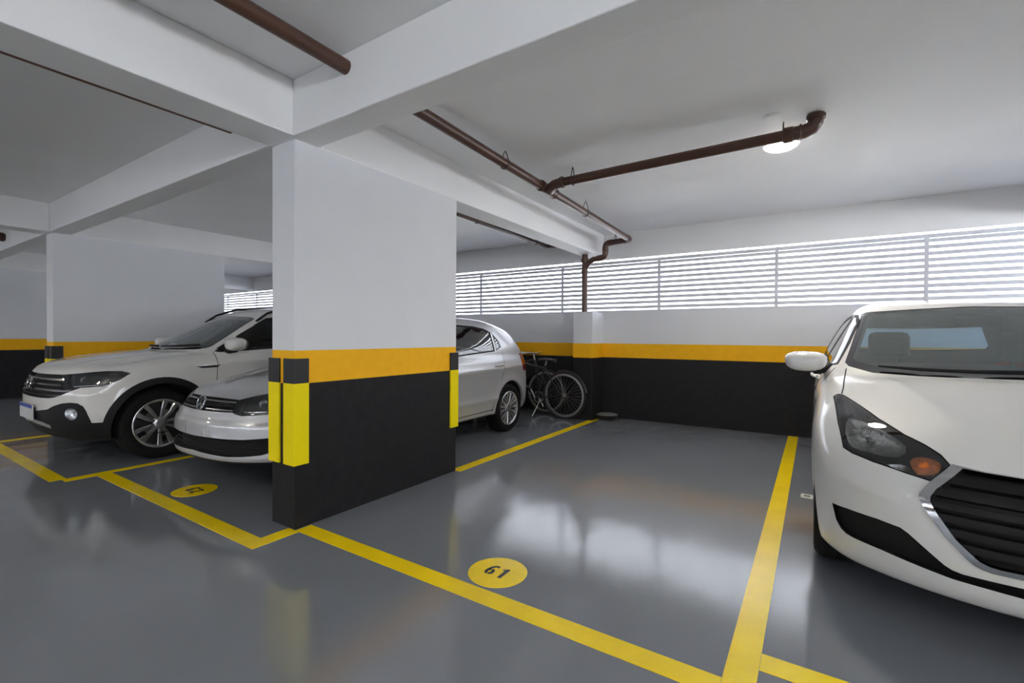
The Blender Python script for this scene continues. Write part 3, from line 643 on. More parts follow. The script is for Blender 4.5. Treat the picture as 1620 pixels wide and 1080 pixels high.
            MB().tube([(c-.05, yd+1.25, zs-.22), (c-.05, yd+1.25, zs-.10)], .007, 8).obj('headrest_post', s.chrome, st); MB().tube([(c+.05, yd+1.25, zs-.22), (c+.05, yd+1.25, zs-.10)], .007, 8).obj('headrest_post', s.chrome, st)
        MB().box(-.60, .60, yd+1.75, yd+2.2, .38, .56).obj('rear_seat', sm, s.root, bevel=.05); MB().box(-.60, .60, yd+2.12, yd+2.28, .5, zs-.20).obj('rear_backrest', sm, s.root, bevel=.05)
        a = .36; M = Matrix.Translation((a, yd+.50, belt_z-.06)) @ Matrix.Rotation(math.radians(-62), 4, 'X')
        w = MB().tube([M @ Vector((.185*math.cos(q), .185*math.sin(q), 0)) for q in [2*math.pi*i/32 for i in range(33)]], .014, 10, caps=False).obj('steering_wheel', t, s.root, smooth=.9)
        for q in (0., math.pi, -math.pi/2): MB().tube([M @ Vector((0, 0, -.02)), M @ Vector((.18*math.cos(q), .18*math.sin(q), 0))], .016, 8).obj('spoke', t, w, smooth=.9)
        p = s.front(0, roof-.10, 0.); MB().box(-.11, .11, p.y+.07, p.y+.095, roof-.13, roof-.07).obj('rear_view_mirror', s.black, s.root, bevel=.01)
    def inner(s, regs, zmin):
        V, N, fs = both(*s.m.take(regs)); fs = [f[::-1] for f in fs if min(V[i][2] for i in f) > zmin]
        skin_obj('interior_lining', V, -N, fs, s.trim, s.root, .03)
    def wiper(s, pts):
        q = [s.front(x, z, .018) for x, z in pts]; o = MB().tube(q, [.012]+[.010]*(len(q)-2)+[.006], 8).obj('wiper', s.black, s.root, smooth=.9)
        return o
    def emblem(s, p, r, tilt):
        """round chrome ring with a V above a W"""
        M = Matrix.Translation(p) @ Matrix.Rotation(tilt, 4, 'X') @ Matrix.Rotation(math.pi/2, 4, 'X')
        g = MB().lathe([(r*.99, 0), (r, .008), (r*.90, .012), (r*.84, .008), (r*.82, 0)], n=40).xf(M).obj('badge', s.chrome, s.root, smooth=.5)
        MB().lathe([(.0005, .002), (r*.84, .002)], n=32).xf(M).obj('badge_field', s.gloss, g)
        for pl in ([(-.42, .72), (-.0, .10), (.42, .72)], [(-.78, .30), (-.40, -.62), (-.0, .02), (.40, -.62), (.78, .30)]):
            for a, b in zip(pl[:-1], pl[1:]):
                d = Vector((b[0]-a[0], b[1]-a[1], 0)).normalized(); n = Vector((-d.y, d.x, 0))*.085; A = Vector((a[0], a[1], 0))-d*.04; Bq = Vector((b[0], b[1], 0))+d*.04
                q = [A+n, Bq+n, Bq-n, A-n]; mb = MB().add([(p_.x*r, p_.y*r, h) for h in (.001, .009) for p_ in q], [(3, 2, 1, 0), (4, 5, 6, 7)]+[(i, (i+1) % 4, 4+(i+1) % 4, 4+i) for i in range(4)])
                mb.xf(M).obj('letter_bar', s.chrome, g)
def paint(name, col, metal=0., flake=0.):
    return mat(name, col, .38 if metal else .45, metal=metal, coat=1., coat_rough=.03, var=.012, scale=2.)
# ================================================================== the three cars
WHITE_P = paint('pearl_white_paint', (.655, .66, .655)); WHITE_S = paint('white_suv_paint', (.70, .69, .66)); SILVER_P = paint('silver_metallic_paint', (.50, .505, .52), metal=.45)
GREY_G = glass('windscreen_glass', (.70, .77, .77), extra=.05, haze=.10); DARK_G = glass('tinted_side_glass', (.10, .115, .125)); REAR_G = glass('tinted_rear_glass', (.44, .66, .88)); CLEAR_SIDE = glass('side_glass', (.45, .50, .50), extra=.12)
ALLOY = mat('alloy_silver', (.55, .55, .56), .28, metal=.9); ALLOY_D = mat('alloy_dark', (.02, .02, .02), .35)
up_ok = lambda c, n: n.z > .25 and n.y < .2
def common_after(c, gapoff=-.008):
    c.center('panel_gap', ['gap'], c.void, gapoff, custom=False)
# ---------------- white hatchback on the right
c = Car('h', 'white_hatchback', 'white hatchback with dark grille parked at the right edge', WHITE_P, (44, 190, 72)); m = c.m; B = c.B
m.cut('S', [(-.3, -.2), (-.3, B.zbot+.022), (5, B.zbot+.022), (5, -.2)], 'underbody', nmin=-2)
c.arches(.345)
ws = [(-.02, .955), (.36, .950), (.555, .953), (.66, .980), (.675, 1.0), (.553, 1.325), (.53, 1.338), (.23, 1.350), (-.02, 1.358)]
wsg = [(-.02, .985), (.36, .985), (.54, .99), (.625, 1.01), (.635, 1.03), (.527, 1.31), (.51, 1.320), (.23, 1.336), (-.02, 1.344)]
c.glass_panel('F', ws, 'w', 'windscreen', border=lambda p: wsg, filt=lambda p, n: n.z > .25 and n.y < -.1 and .9 < p.y < 2.3)
sf = dict(filt=lambda p, n: n.x > .35 and p.z > .9)
c.glass_panel('S', [(1.42, .985), (1.52, .965), (2.25, .985), (2.25, 1.335), (2.05, 1.32), (1.88, 1.27), (1.62, 1.12)], 's', 'front_side_window', .018, **sf)
c.glass_panel('S', [(2.31, .988), (3.02, 1.01), (3.10, 1.24), (2.95, 1.30), (2.65, 1.335), (2.31, 1.338)], 's', 'rear_side_window', .018, **sf)
c.glass_panel('S', [(3.08, 1.02), (3.32, 1.06), (3.26, 1.14), (3.15, 1.20)], 's', 'quarter_window', .012, **sf)
c.glass_panel('R', [(-.02, 1.02), (.50, 1.04), (.52, 1.10), (.44, 1.30), (-.02, 1.315)], 'r', 'rear_window', .02, filt=lambda p, n: n.y > .3 and p.y > 3.2)
hl = [(.75, .842, .839), (.728, .857, .852), (.708, .83, .853), (.656, .67, .83), (.588, .47, .789), (.517, .326, .751), (.461, .253, .729), (.423, .198, .706), (.403, .152, .677), (.463, .115, .615), (.536, .159, .625), (.629, .231, .638), (.695, .299, .65), (.725, .345, .663), (.741, .515, .752)]
m.cut('O', hl, 'headlight_rim', filt=lambda p, n: p.x > .35 and p.y < .95 and p.z > .58, nmin=.05)
hl2 = inset_poly([(p[0], .6*p[1]+.8*p[2]) for p in hl], .006)
m.cut('O', hl2, 'headlight', frm=('headlight_rim',), nmin=.0)
go = [(-.02, .668), (.233, .668), (.316, .670), (.40, .678), (.468, .611), (.499, .568), (.500, .552), (.487, .523), (.431, .437), (.378, .377), (.360, .362), (.340, .354), (.315, .350), (.249, .352), (-.02, .354)]
gi = [(-.02, .666), (.233, .666), (.316, .667), (.374, .670), (.452, .592), (.468, .566), (.470, .550), (.460, .525), (.405, .436), (.362, .392), (.345, .378), (.325, .371), (.300, .368), (.249, .370), (-.02, .372)]
ff = dict(filt=lambda p, n: n.y < -.05 and p.y < .6)
m.cut('F', go, 'grille_frame', **ff); m.cut('F', gi, 'grille_back', frm=('grille_frame',), nmin=-.5)
for k in range(6): m.cut('F', [(-.02, .392+k*.047), (.52, .392+k*.047), (.52, .418+k*.047), (-.02, .418+k*.047)], 'grille_bar%d' % k, frm=('grille_back',), nmin=-.5)
m.cut('F', [(.763, .421), (.712, .428), (.62, .430), (.552, .424), (.53, .411), (.495, .382), (.433, .330), (.412, .319), (.386, .314), (.247, .319), (-.02, .321), (-.02, .281), (.244, .281), (.326, .283), (.411, .284), (.492, .294), (.6, .308), (.69, .312), (.715, .316), (.732, .328), (.749, .357)], 'intake', **ff)
m.cut('R', [(.45, .78), (.80, .80), (.80, .98), (.62, .98), (.5, .90)], 'tail_lamp', filt=lambda p, n: p.y > 3.3, nmin=.15)
nf = dict(nmin=.1)
m.strip('O', [(.712, .845, .855), (.700, .95, .885), (.690, 1.10, .925), (.672, 1.31, .968)], .006, filt=lambda p, n: n.z > .2)
for pl in ([(1.40, .965), (1.33, .90), (1.30, .75), (1.30, .42), (1.36, .27)], [(2.28, .985), (2.28, .27)], [(3.12, 1.02), (3.10, .88), (3.02, .70)], [(2.92, .52), (2.86, .40), (2.80, .27)], [(1.36, .27), (2.80, .27)]): m.strip('S', pl, .006, filt=lambda p, n: n.x > .3)
m.strip('R', [(.74, .97), (.72, .60), (-.02, .58)], .006, filt=lambda p, n: p.y > 3.3 and n.y > .2)
m.cut('T', [(-.02, -.2), (.402, -.05), (.402, .16), (.47, .25), (.55, .36), (.72, .86), (.705, .96), (.692, 1.12), (.66, 1.4), (-.02, 1.2)], 'hood', filt=lambda p, n: n.z > .30 and p.z > .64 and n.y < .1)
m.cut('S', [(-.2, .1), (-.2, .78), (.30, .67), (.34, .655), (.42, .625), (.52, .575), (.6, .45), (.6, .1)], 'front_bumper', nmin=-2, filt=lambda p, n: p.y < .62)
m.cut('S', [(1.30, .27), (1.30, .75), (1.33, .90), (1.40, .965), (1.40, 1.0), (2.28, 1.0), (2.28, .27)], 'front_door', **sf | dict(filt=lambda p, n: n.x > .3))
m.cut('S', [(2.28, .27), (2.28, 1.0), (3.12, 1.03), (3.10, .88), (3.02, .70), (2.92, .52), (2.86, .40), (2.80, .27)], 'rear_door', filt=lambda p, n: n.x > .3)
m.cut('R', [(-.02, .58), (.72, .60), (.74, .97), (.6, 1.36), (-.02, 1.42)], 'tailgate', filt=lambda p, n: p.y > 3.3 and n.y > .2)
m.finish()
P_ = c.paint
c.center('body_shell', ['body'], P_); c.center('hood', ['hood'], P_); c.center('front_bumper', ['front_bumper'], P_); c.sides('front_door', ['front_door'], P_); c.sides('rear_door', ['rear_door'], P_); c.center('tailgate', ['tailgate'], P_)
c.center('underbody', ['underbody'], c.void); common_after(c)
c.center('windscreen', ['windscreen'], GREY_G, -.002); c.center('windscreen_border', ['windscreen_frit'], c.gloss, -.003)
c.sides('front_side_window', ['front_side_window'], CLEAR_SIDE, -.003); c.sides('rear_side_window', ['rear_side_window'], CLEAR_SIDE, -.003); c.sides('quarter_window', ['quarter_window'], CLEAR_SIDE, -.003)
c.sides('window_seal', ['front_side_window_frit', 'rear_side_window_frit', 'quarter_window_frit'], c.black, .001); c.center('rear_window', ['rear_window'], REAR_G, -.002); c.center('rear_window_border', ['rear_window_frit'], c.gloss)
lens = c.sides('headlight', ['headlight'], c.clear, .0); c.sides('headlight_seal', ['headlight_rim'], c.void, -.004, custom=False)
c.bucket('headlight_housing', ['headlight', 'headlight_rim'], mat('headlight_housing', (.045, .046, .048), .25, var=.2, scale=20.), (-.02, .085, -.035), sc=.96)
def blob(pts, depth, m_, nm, par, sg, flat=.5):
    """dished bowl filling a 3D outline, sunk behind the lens"""
    P = [Vector((sg*p[0], p[1]+depth, p[2]-depth*.3)) for p in pts]; ce = sum(P, Vector())/len(P); n = len(P); ax = Vector((-sg*.15, .93, -.25)); v = []; K = 6
    for i in range(K):
        t = i/(K-.5)
        v += [tuple(ce+(p-ce)*math.cos(t*math.pi/2)+ax*(math.sin(t*math.pi/2)*.06*flat)) for p in P]
    v.append(tuple(ce+ax*.06*flat)); fs = [(i*n+j, i*n+(j+1) % n, (i+1)*n+(j+1) % n, (i+1)*n+j) for i in range(K-1) for j in range(n)]+[((K-1)*n+j, (K-1)*n+(j+1) % n, K*n) for j in range(n)]
    return MB().add(v, fs).obj(nm, m_, par, smooth=.9)
refl = [(.695, .52, .778), (.65, .46, .775), (.594, .401, .762), (.537, .299, .732), (.518, .258, .716), (.523, .222, .692), (.545, .214, .674), (.585, .232, .668), (.627, .264, .669), (.67, .30, .671), (.694, .327, .676), (.706, .365, .69), (.713, .419, .722), (.708, .48, .758)]
amb = [(.515, .19, .667), (.505, .198, .680), (.49, .202, .687), (.465, .193, .691), (.442, .181, .688), (.43, .165, .679), (.428, .153, .669), (.437, .140, .650), (.455, .131, .638), (.475, .135, .631), (.498, .142, .630), (.512, .165, .648)]
for i, sg in enumerate((1, -1)):
    r = blob(refl, .018, c.refl, 'reflector', lens[i], sg, .9); r['label'] = 'faceted chrome headlight bowl'
    ce = sum((Vector((sg*p[0], p[1], p[2])) for p in refl), Vector())/len(refl)
    MB().lathe([(.0005, -.03), (.012, -.028), (.014, .0), (.014, .03)], axis='y', n=16).xf(Matrix.Translation(ce+Vector((0, .055, -.018)))).obj('bulb_cap', c.chrome, lens[i], smooth=.6)
    a = blob(amb, .012, c.amber, 'indicator', lens[i], sg, -.25); a['label'] = 'amber indicator lens'
    sv = [(.585, .215, .640), (.545, .18, .655), (.52, .165, .650), (.52, .155, .635), (.56, .185, .632)]
    blob(sv, .012, c.refl, 'position_lamp', lens[i], sg, .3)
c.bucket('grille_recess', ['grille_back']+['grille_bar%d' % k for k in range(6)], c.void, (0, .06, 0), side=False)
for k in range(6): c.solid('grille_bar', ['grille_bar%d' % k], c.black, -.05, -.018, side=False)
c.solid('grille_frame', ['grille_frame'], c.chrome, -.02, .008, side=False)
c.bucket('lower_intake', ['intake'], c.black, (0, .045, 0), side=False)
c.sides('tail_lamp', ['tail_lamp'], c.red, .003)
c.liners(.345); c.inner(['body', 'tailgate', 'front_door', 'rear_door', 'windscreen_frit', 'front_side_window_frit', 'rear_side_window_frit', 'rear_window_frit'], .80)
c.cabin(1.12, 1.13, 1.36, .95); c.mirror((.885, 1.42, 1.000), (.24, .15, .13), 1.50, .965)
c.handle(2.02, 2.18, .86); c.handle(2.90, 3.04, .89)
c.wiper([(.56, .998), (.45, .988), (.3, .975), (.15, .968)]); c.wiper([(.08, .972), (-.15, .967), (-.35, .968), (-.52, .975)])
for sg in (1, -1):
    for wy, wz, ra in B.wheels: c.wheel(wy, .30, sg, B.W(wy, .45)-.02, .30, .185, .205, 'ten', ALLOY, ALLOY_D)
# ---------------- white crossover on the left
c = Car('s', 'white_crossover', 'white crossover with black arch cladding and roof rails parked at the left', WHITE_S, (40, 176, 68)); m = c.m; B = c.B
m.cut('S', [(-.3, -.2), (-.3, B.zbot+.022), (5, B.zbot+.022), (5, -.2)], 'underbody', nmin=-2)
c.arches(.375)
ws = [(-.02, .992), (.294, .994), (.56, .996), (.645, 1.012), (.655, 1.03), (.525, 1.325), (.50, 1.342), (.41, 1.356), (.135, 1.370), (-.02, 1.373)]
c.glass_panel('F', ws, 'w', 'windscreen', .025, filt=lambda p, n: n.z > .25 and n.y < -.1 and .75 < p.y < 2.2)
sf = dict(filt=lambda p, n: n.x > .35 and p.z > .93)
c.glass_panel('S', [(1.16, .988), (1.24, .972), (1.75, .998), (2.12, 1.018), (2.12, 1.372), (1.95, 1.366), (1.82, 1.345), (1.667, 1.29), (1.43, 1.147)], 's', 'front_side_window', .016, **sf)
c.glass_panel('S', [(2.18, 1.02), (2.98, 1.06), (2.98, 1.35), (2.18, 1.374)], 's', 'rear_side_window', .016, **sf)
c.glass_panel('S', [(3.05, 1.07), (3.42, 1.10), (3.32, 1.22), (3.05, 1.33)], 's', 'quarter_window', .012, **sf)
c.glass_panel('R', [(-.02, 1.06), (.55, 1.08), (.47, 1.36), (-.02, 1.38)], 'r', 'rear_window', .02, filt=lambda p, n: n.y > .3 and p.y > 3.3)
hl = [(.464, .114, .795), (.55, .155, .804), (.643, .2, .813), (.72, .262, .824), (.787, .33, .83), (.831, .418, .827), (.855, .475, .806), (.857, .40, .752), (.836, .302, .703), (.78, .22, .697), (.724, .171, .695), (.60, .10, .672), (.53, .085, .715)]
m.cut('Q', hl, 'headlight', filt=lambda p, n: p.x > .4 and p.y < .6 and p.z > .6, nmin=-.1)
ff = dict(filt=lambda p, n: n.y < -.05 and p.y < .6)
gr = [(-.02, .793), (.234, .795), (.47, .797), (.535, .715), (.605, .671), (.724, .695), (.64, .655), (.563, .625), (.50, .607), (.419, .596), (.25, .592), (-.02, .590)]
m.cut('F', gr, 'grille', **ff)
for k in range(4): m.cut('F', [(-.02, .612+k*.045), (.80, .612+k*.045), (.80, .628+k*.045), (-.02, .628+k*.045)], 'grille_bar%d' % k, frm=('grille',), nmin=-.5)
m.cut('Q', [(.675+.052*math.cos(2*math.pi*i/24), .118+.052*math.cos(2*math.pi*i/24)*.55, .472+.052*math.sin(2*math.pi*i/24)) for i in range(24)], 'fog_lamp', nmin=-.2, filt=lambda p, n: p.y < .4)
m.cut('F', [(-.02, .395), (.30, .378), (.40, .360), (.385, .332), (.29, .345), (-.02, .362)], 'skid_strip', **ff)
m.cut('F', [(-.02, .452), (.094, .461), (.409, .50), (.50, .535), (.591, .561), (.67, .570), (.729, .565), (.765, .540), (.780, .50), (.79, .44), (.795, .395), (1., .39), (1., .0), (-.02, .0)], 'lower_cladding', nmin=-.2, filt=lambda p, n: p.y < .345)
for k, (wy, wz, ra) in enumerate(B.wheels): m.cut('S', circ(wy, wz, .43, 56), 'arch_cladding%d' % k, filt=lambda p, n: p.x > .5, nmin=-.2, frm=('body', 'lower_cladding'))
m.cut('S', [(.30, .0), (.30, .392), (4.2, .392), (4.2, 0)], 'sill_cladding', nmin=.05)
m.cut('R', [(-.02, .0), (-.02, .45), (1, .45), (1, 0)], 'rear_cladding', nmin=.0, filt=lambda p, n: p.y > 3.4)
m.cut('S', [(.985, .842), (1.205, .853), (1.185, .824), (1.03, .820)], 'fender_trim', nmin=.3); m.cut('S', [(1.005, .8375), (1.185, .8465), (1.175, .829), (1.04, .826)], 'fender_trim_field', frm=('fender_trim',), nmin=.3)
m.cut('R', [(.30, .86), (.85, .86), (.85, 1.02), (.30, .99)], 'tail_lamp', filt=lambda p, n: p.y > 3.4, nmin=.1)
m.strip('T', [(.66, .30), (.70, .5), (.715, .8), (.695, 1.06)], .006, filt=lambda p, n: n.z > .25 and p.z > .8)
for pl in ([(1.185, .97), (1.175, .70), (1.19, .40)], [(2.15, 1.01), (2.15, .40)], [(3.0, 1.05), (2.98, .80), (2.92, .62)]): m.strip('S', pl, .006, filt=lambda p, n: n.x > .3)
m.cut('T', [(-.02, -.2), (.5, -.1), (.62, .22), (.66, .30), (.70, .5), (.715, .8), (.695, 1.06), (.6, 1.3), (-.02, 1.1)], 'hood', filt=lambda p, n: n.z > .30 and p.z > .79 and n.y < .1)
m.cut('S', [(-.2, .1), (-.2, .9), (.25, .72), (.34, .70), (.42, .60), (.5, .3), (.5, .1)], 'front_bumper', nmin=-2, filt=lambda p, n: p.y < .5)
m.cut('S', [(1.19, .39), (1.175, .70), (1.185, 1.0), (2.15, 1.03), (2.15, .39)], 'front_door', filt=lambda p, n: n.x > .3)
m.cut('S', [(2.15, .39), (2.15, 1.03), (3.0, 1.06), (2.98, .80), (2.92, .62), (2.8, .39)], 'rear_door', filt=lambda p, n: n.x > .3)
m.finish(); P_ = c.paint
c.center('body_shell', ['body'], P_); c.center('hood', ['hood'], P_); c.center('front_bumper', ['front_bumper'], P_); c.sides('front_door', ['front_door'], P_); c.sides('rear_door', ['rear_door'], P_)
c.center('underbody', ['underbody'], c.void); common_after(c)
c.center('windscreen', ['windscreen'], GREY_G, -.002); c.center('windscreen_border', ['windscreen_frit'], c.gloss, -.003)
for w in ('front', 'rear'): c.sides(w+'_side_window', [w+'_side_window'], DARK_G, -.003)
c.sides('quarter_window', ['quarter_window'], DARK_G, -.003); c.sides('window_seal', ['front_side_window_frit', 'rear_side_window_frit', 'quarter_window_frit'], c.black, .001)
c.center('rear_window', ['rear_window'], DARK_G, -.002); c.center('rear_window_border', ['rear_window_frit'], c.gloss)
lens = c.sides('headlight', ['headlight'], c.clear); c.bucket('headlight_housing', ['headlight'], mat('headlight_housing', (.035, .036, .038), .3), (-.05, .06, -.01), sc=.93)
for i, sg in enumerate((1, -1)):
    for (x, y, z, r) in ((.79, .355, .775, .034), (.70, .255, .765, .036), (.62, .19, .755, .028)):
        d = Vector((sg*.6, -.8, .1)).normalized(); M = Matrix.Translation((sg*(x-.012), y+.03, z)) @ d.to_track_quat('Z', 'Y').to_matrix().to_4x4()
        MB().lathe([(r, .004), (r*.95, -.004), (r*.6, -.02), (.0005, -.026)], n=24).xf(M).obj('reflector', c.refl, lens[i], smooth=.9)
    MB().tube([c.side(.36, .715, -.012, sg), c.side(.30, .712, -.012, sg), (sg*.74, .20, .708), (sg*.66, .145, .70)], .007, 8).obj('light_strip', c.chrome, lens[i], smooth=.9)
c.bucket('grille_recess', ['grille']+['grille_bar%d' % k for k in range(4)], c.void, (0, .05, 0), side=False)
for k in range(4): c.solid('grille_bar', ['grille_bar%d' % k], mat('grille_dark_chrome', (.10, .10, .105), .25, metal=.8), -.03, -.002, side=False)
c.solid('lower_cladding', ['lower_cladding'], c.black, -.01, .002, side=False); c.solid('rear_cladding', ['rear_cladding'], c.black, -.01, .002, side=False); c.solid('arch_cladding', ['arch_cladding0'], c.black, -.01, .008); c.solid('arch_cladding', ['arch_cladding1'], c.black, -.01, .008); c.solid('sill_cladding', ['sill_cladding'], c.black, -.01, .003)
c.solid('skid_strip', ['skid_strip'], mat('skid_silver', (.45, .45, .42), .35, metal=.4), -.01, .006, side=False)
fl = c.sides('fog_lamp', ['fog_lamp'], c.clear, .001); c.bucket('fog_lamp_bowl', ['fog_lamp'], c.refl, (-.015, .025, 0), sc=.7)
c.solid('fender_trim', ['fender_trim'], c.chrome, -.004, .004); c.sides('fender_trim_field', ['fender_trim_field'], c.black); c.sides('tail_lamp', ['tail_lamp'], c.red, .003)
for sg in (1, -1):
    MB().tube([c.topp(.60*sg, 1.72, .004), c.topp(.585*sg, 1.86, .032), c.topp(.58*sg, 2.1, .042), c.topp(.58*sg, 2.6, .042), c.topp(.57*sg, 3.1, .04), c.topp(.56*sg, 3.4, .004)], .014, 10).obj('roof_rail', c.black, c.root, smooth=.9)
pl = MB().box(-.20, .20, -.022, -.012, .395, .525).obj('licence_plate', mat('plate_white', (.62, .62, .62), .4), c.root); MB().box(-.20, .20, -.0235, -.0215, .493, .525).obj('plate_blue_band', mat('plate_blue', (.02, .06, .35), .4), pl); MB().box(-.17, .17, -.012, .05, .40, .50).obj('plate_bracket', c.black, pl)
c.emblem(c.front(0, .705, .012)+Vector((0, -.004, 0)), .058, math.radians(-12))
c.liners(.375, lipmat=c.black); c.inner(['body', 'front_door', 'rear_door', 'windscreen_frit', 'front_side_window_frit', 'rear_side_window_frit', 'rear_window_frit'], .85)
c.cabin(1.08, 1.17, 1.38, .98); c.mirror((.975, 1.33, 1.055), (.24, .17, .135), 1.30, .99, fold=-1)
c.handle(1.95, 2.1, .91); c.handle(2.78, 2.92, .93); c.wiper([(.55, 1.03), (.35, 1.018), (.1, 1.012)]); c.wiper([(.02, 1.012), (-.25, 1.012), (-.45, 1.02)])
for sg in (1, -1):
    for wy, wz, ra in B.wheels: c.wheel(wy, .325, sg, B.W(wy, .55)-.035, .325, .205, .222, 'twin', ALLOY, ALLOY_D)
# ---------------- silver hatchback behind the pillar
c = Car('g', 'silver_car', 'silver hatchback parked behind the nearest white pillar', SILVER_P, (40, 176, 66)); m = c.m; B = c.B
m.cut('S', [(-.3, -.2), (-.3, B.zbot+.022), (5, B.zbot+.022), (5, -.2)], 'underbody', nmin=-2)
c.arches(.335)
c.glass_panel('F', [(-.02, .888), (.4, .889), (.60, .905), (.665, .93), (.53, 1.245), (.51, 1.258), (.40, 1.272), (-.02, 1.29)], 'w', 'windscreen', .022, filt=lambda p, n: n.z > .25 and n.y < -.1 and .8 < p.y < 2.2)
sf = dict(filt=lambda p, n: n.x > .35 and p.z > .85)
c.glass_panel('S', [(1.25, .918), (1.36, .905), (1.98, .93), (1.98, 1.262), (1.80, 1.25), (1.66, 1.20), (1.45, 1.08)], 's', 'front_side_window', .016, **sf)
c.glass_panel('S', [(2.05, .932), (2.805, .975), (2.83, .978), (2.862, 1.20), (2.75, 1.24), (2.583, 1.262), (2.295, 1.271), (2.05, 1.268)], 's', 'rear_side_window', .016, **sf)
c.glass_panel('S', [(2.86, .983), (2.985, 1.025), (2.975, 1.09), (2.893, 1.185)], 's', 'quarter_window', .010, **sf)
c.glass_panel('R', [(-.02, .97), (.52, .99), (.44, 1.22), (-.02, 1.25)], 'r', 'rear_window', .02, filt=lambda p, n: n.y > .3 and p.y > 2.9)
hl = [(.328, .147, .682), (.40, .21, .702), (.472, .277, .722), (.56, .40, .745), (.62, .52, .765), (.69, .52, .735), (.71, .38, .668), (.66, .26, .615), (.602, .199, .596), (.52, .145, .586), (.445, .104, .584), (.395, .090, .592), (.36, .085, .603)]
m.cut('O', hl, 'headlight', filt=lambda p, n: p.x > .3 and p.y < .7 and p.z > .55, nmin=-.1)
ff = dict(filt=lambda p, n: n.y < -.05 and p.y < .6)
m.cut('F', [(-.02, .687), (.147, .687), (.317, .684), (.332, .68), (.362, .602), (.33, .600), (.204, .598), (-.02, .594)], 'grille', **ff)
for k in range(3): m.cut('F', [(-.02, .608+k*.027), (.40, .608+k*.027), (.40, .617+k*.027), (-.02, .617+k*.027)], 'grille_bar%d' % k, frm=('grille',), nmin=-.5)
m.cut('F', [(-.02, .418), (.222, .423), (.5, .426), (.60, .434), (.655, .438), (.685, .425), (.69, .38), (.66, .338), (.60, .318), (.50, .307), (.372, .300), (.113, .306), (-.02, .312)], 'intake', **ff)
m.cut('F', [(.115, .483), (.16, .483), (.16, .512), (.115, .512)], 'tow_cover', **ff)
m.cut('R', [(.42, .72), (.85, .72), (.85, .94), (.55, .94)], 'tail_lamp', filt=lambda p, n: p.y > 3.2, nmin=.15)
m.strip('S', [(.40, .58), (.50, .53)], .005, filt=lambda p, n: n.x > .2)
for pl in ([(1.22, .90), (1.17, .75), (1.19, .28)], [(2.015, .925), (2.015, .28)], [(2.99, .98), (2.96, .80), (2.885, .62)], [(2.76, .44), (2.70, .30)]): m.strip('S', pl, .006, filt=lambda p, n: n.x > .3)
m.strip('S', [(1.15, .302), (2.74, .315)], .007, filt=lambda p, n: n.x > .3)
m.strip('F', [(.12, .478), (.12, .425)], .004, **ff)
m.strip('T', [(.63, .54), (.665, .75), (.665, 1.02)], .006, filt=lambda p, n: n.z > .25 and p.z > .7)
m.cut('T', [(-.02, -.2), (.33, -.05), (.33, .15), (.40, .215), (.472, .285), (.56, .41), (.63, .54), (.665, .75), (.665, 1.02), (.6, 1.3), (-.02, 1.1)], 'hood', filt=lambda p, n: n.z > .30 and p.z > .66 and n.y < .1)
m.cut('S', [(-.2, .1), (-.2, .78), (.27, .63), (.40, .58), (.50, .53), (.6, .4), (.6, .1)], 'front_bumper', nmin=-2, filt=lambda p, n: p.y < .6)
m.cut('S', [(1.19, .305), (1.17, .75), (1.22, .95), (2.015, .95), (2.015, .308)], 'front_door', filt=lambda p, n: n.x > .3)
m.cut('S', [(2.015, .308), (2.015, .95), (2.99, 1.0), (2.96, .80), (2.885, .62), (2.76, .44), (2.70, .30)], 'rear_door', filt=lambda p, n: n.x > .3)
m.finish(); P_ = c.paint
c.center('body_shell', ['body'], P_); c.center('hood', ['hood'], P_); c.center('front_bumper', ['front_bumper'], P_); c.sides('front_door', ['front_door'], P_); c.sides('rear_door', ['rear_door'], P_)
c.center('underbody', ['underbody'], c.void); common_after(c)
c.center('windscreen', ['windscreen'], GREY_G, -.002); c.center('windscreen_border', ['windscreen_frit'], c.gloss, -.003)
for w in ('front', 'rear'): c.sides(w+'_side_window', [w+'_side_window'], CLEAR_SIDE, -.003)
c.sides('quarter_window', ['quarter_window'], CLEAR_SIDE, -.003); c.sides('window_seal', ['front_side_window_frit', 'rear_side_window_frit', 'quarter_window_frit'], c.black, .001)
c.center('rear_window', ['rear_window'], DARK_G, -.002); c.center('rear_window_border', ['rear_window_frit'], c.gloss)
lens = c.sides('headlight', ['headlight'], c.clear); c.bucket('headlight_housing', ['headlight'], mat('headlight_housing', (.035, .036, .038), .3), (-.03, .07, -.01), sc=.95)
for i, sg in enumerate((1, -1)):
    for (x, y, z, r) in ((.60, .31, .665, .048), (.49, .20, .655, .034)):
        d = Vector((sg*.35, -.93, .1)).normalized(); M = Matrix.Translation((sg*(x-.01), y+.045, z)) @ d.to_track_quat('Z', 'Y').to_matrix().to_4x4()
        MB().lathe([(r, .004), (r*.95, -.004), (r*.6, -.02), (.0005, -.026)], n=24).xf(M).obj('reflector', c.refl, lens[i], smooth=.9)
    MB().tube([(sg*.43, .135, .605), (sg*.50, .165, .603), (sg*.57, .215, .607)], [.006, .012, .006], 8).obj('light_strip', c.refl, lens[i], smooth=.9)
c.bucket('grille_recess', ['grille']+['grille_bar%d' % k for k in range(3)], c.void, (0, .05, 0), side=False)
for k in range(3): c.solid('grille_bar', ['grille_bar%d' % k], mat('grille_grey_chrome', (.35, .35, .36), .25, metal=.9) if k != 1 else c.black, -.02, .002, side=False)
c.bucket('lower_intake', ['intake'], c.void, (0, .06, 0), side=False); c.solid('tow_cover', ['tow_cover'], P_, -.004, .003)
c.sides('tail_lamp', ['tail_lamp'], c.red, .003)
for k in range(3):
    z = .335+k*.032; MB().tube([c.front(x, z, -.03) for x in (-.60, -.4, -.2, 0, .2, .4, .60)], .005, 8).obj('intake_bar', c.black, c.root, smooth=.9)
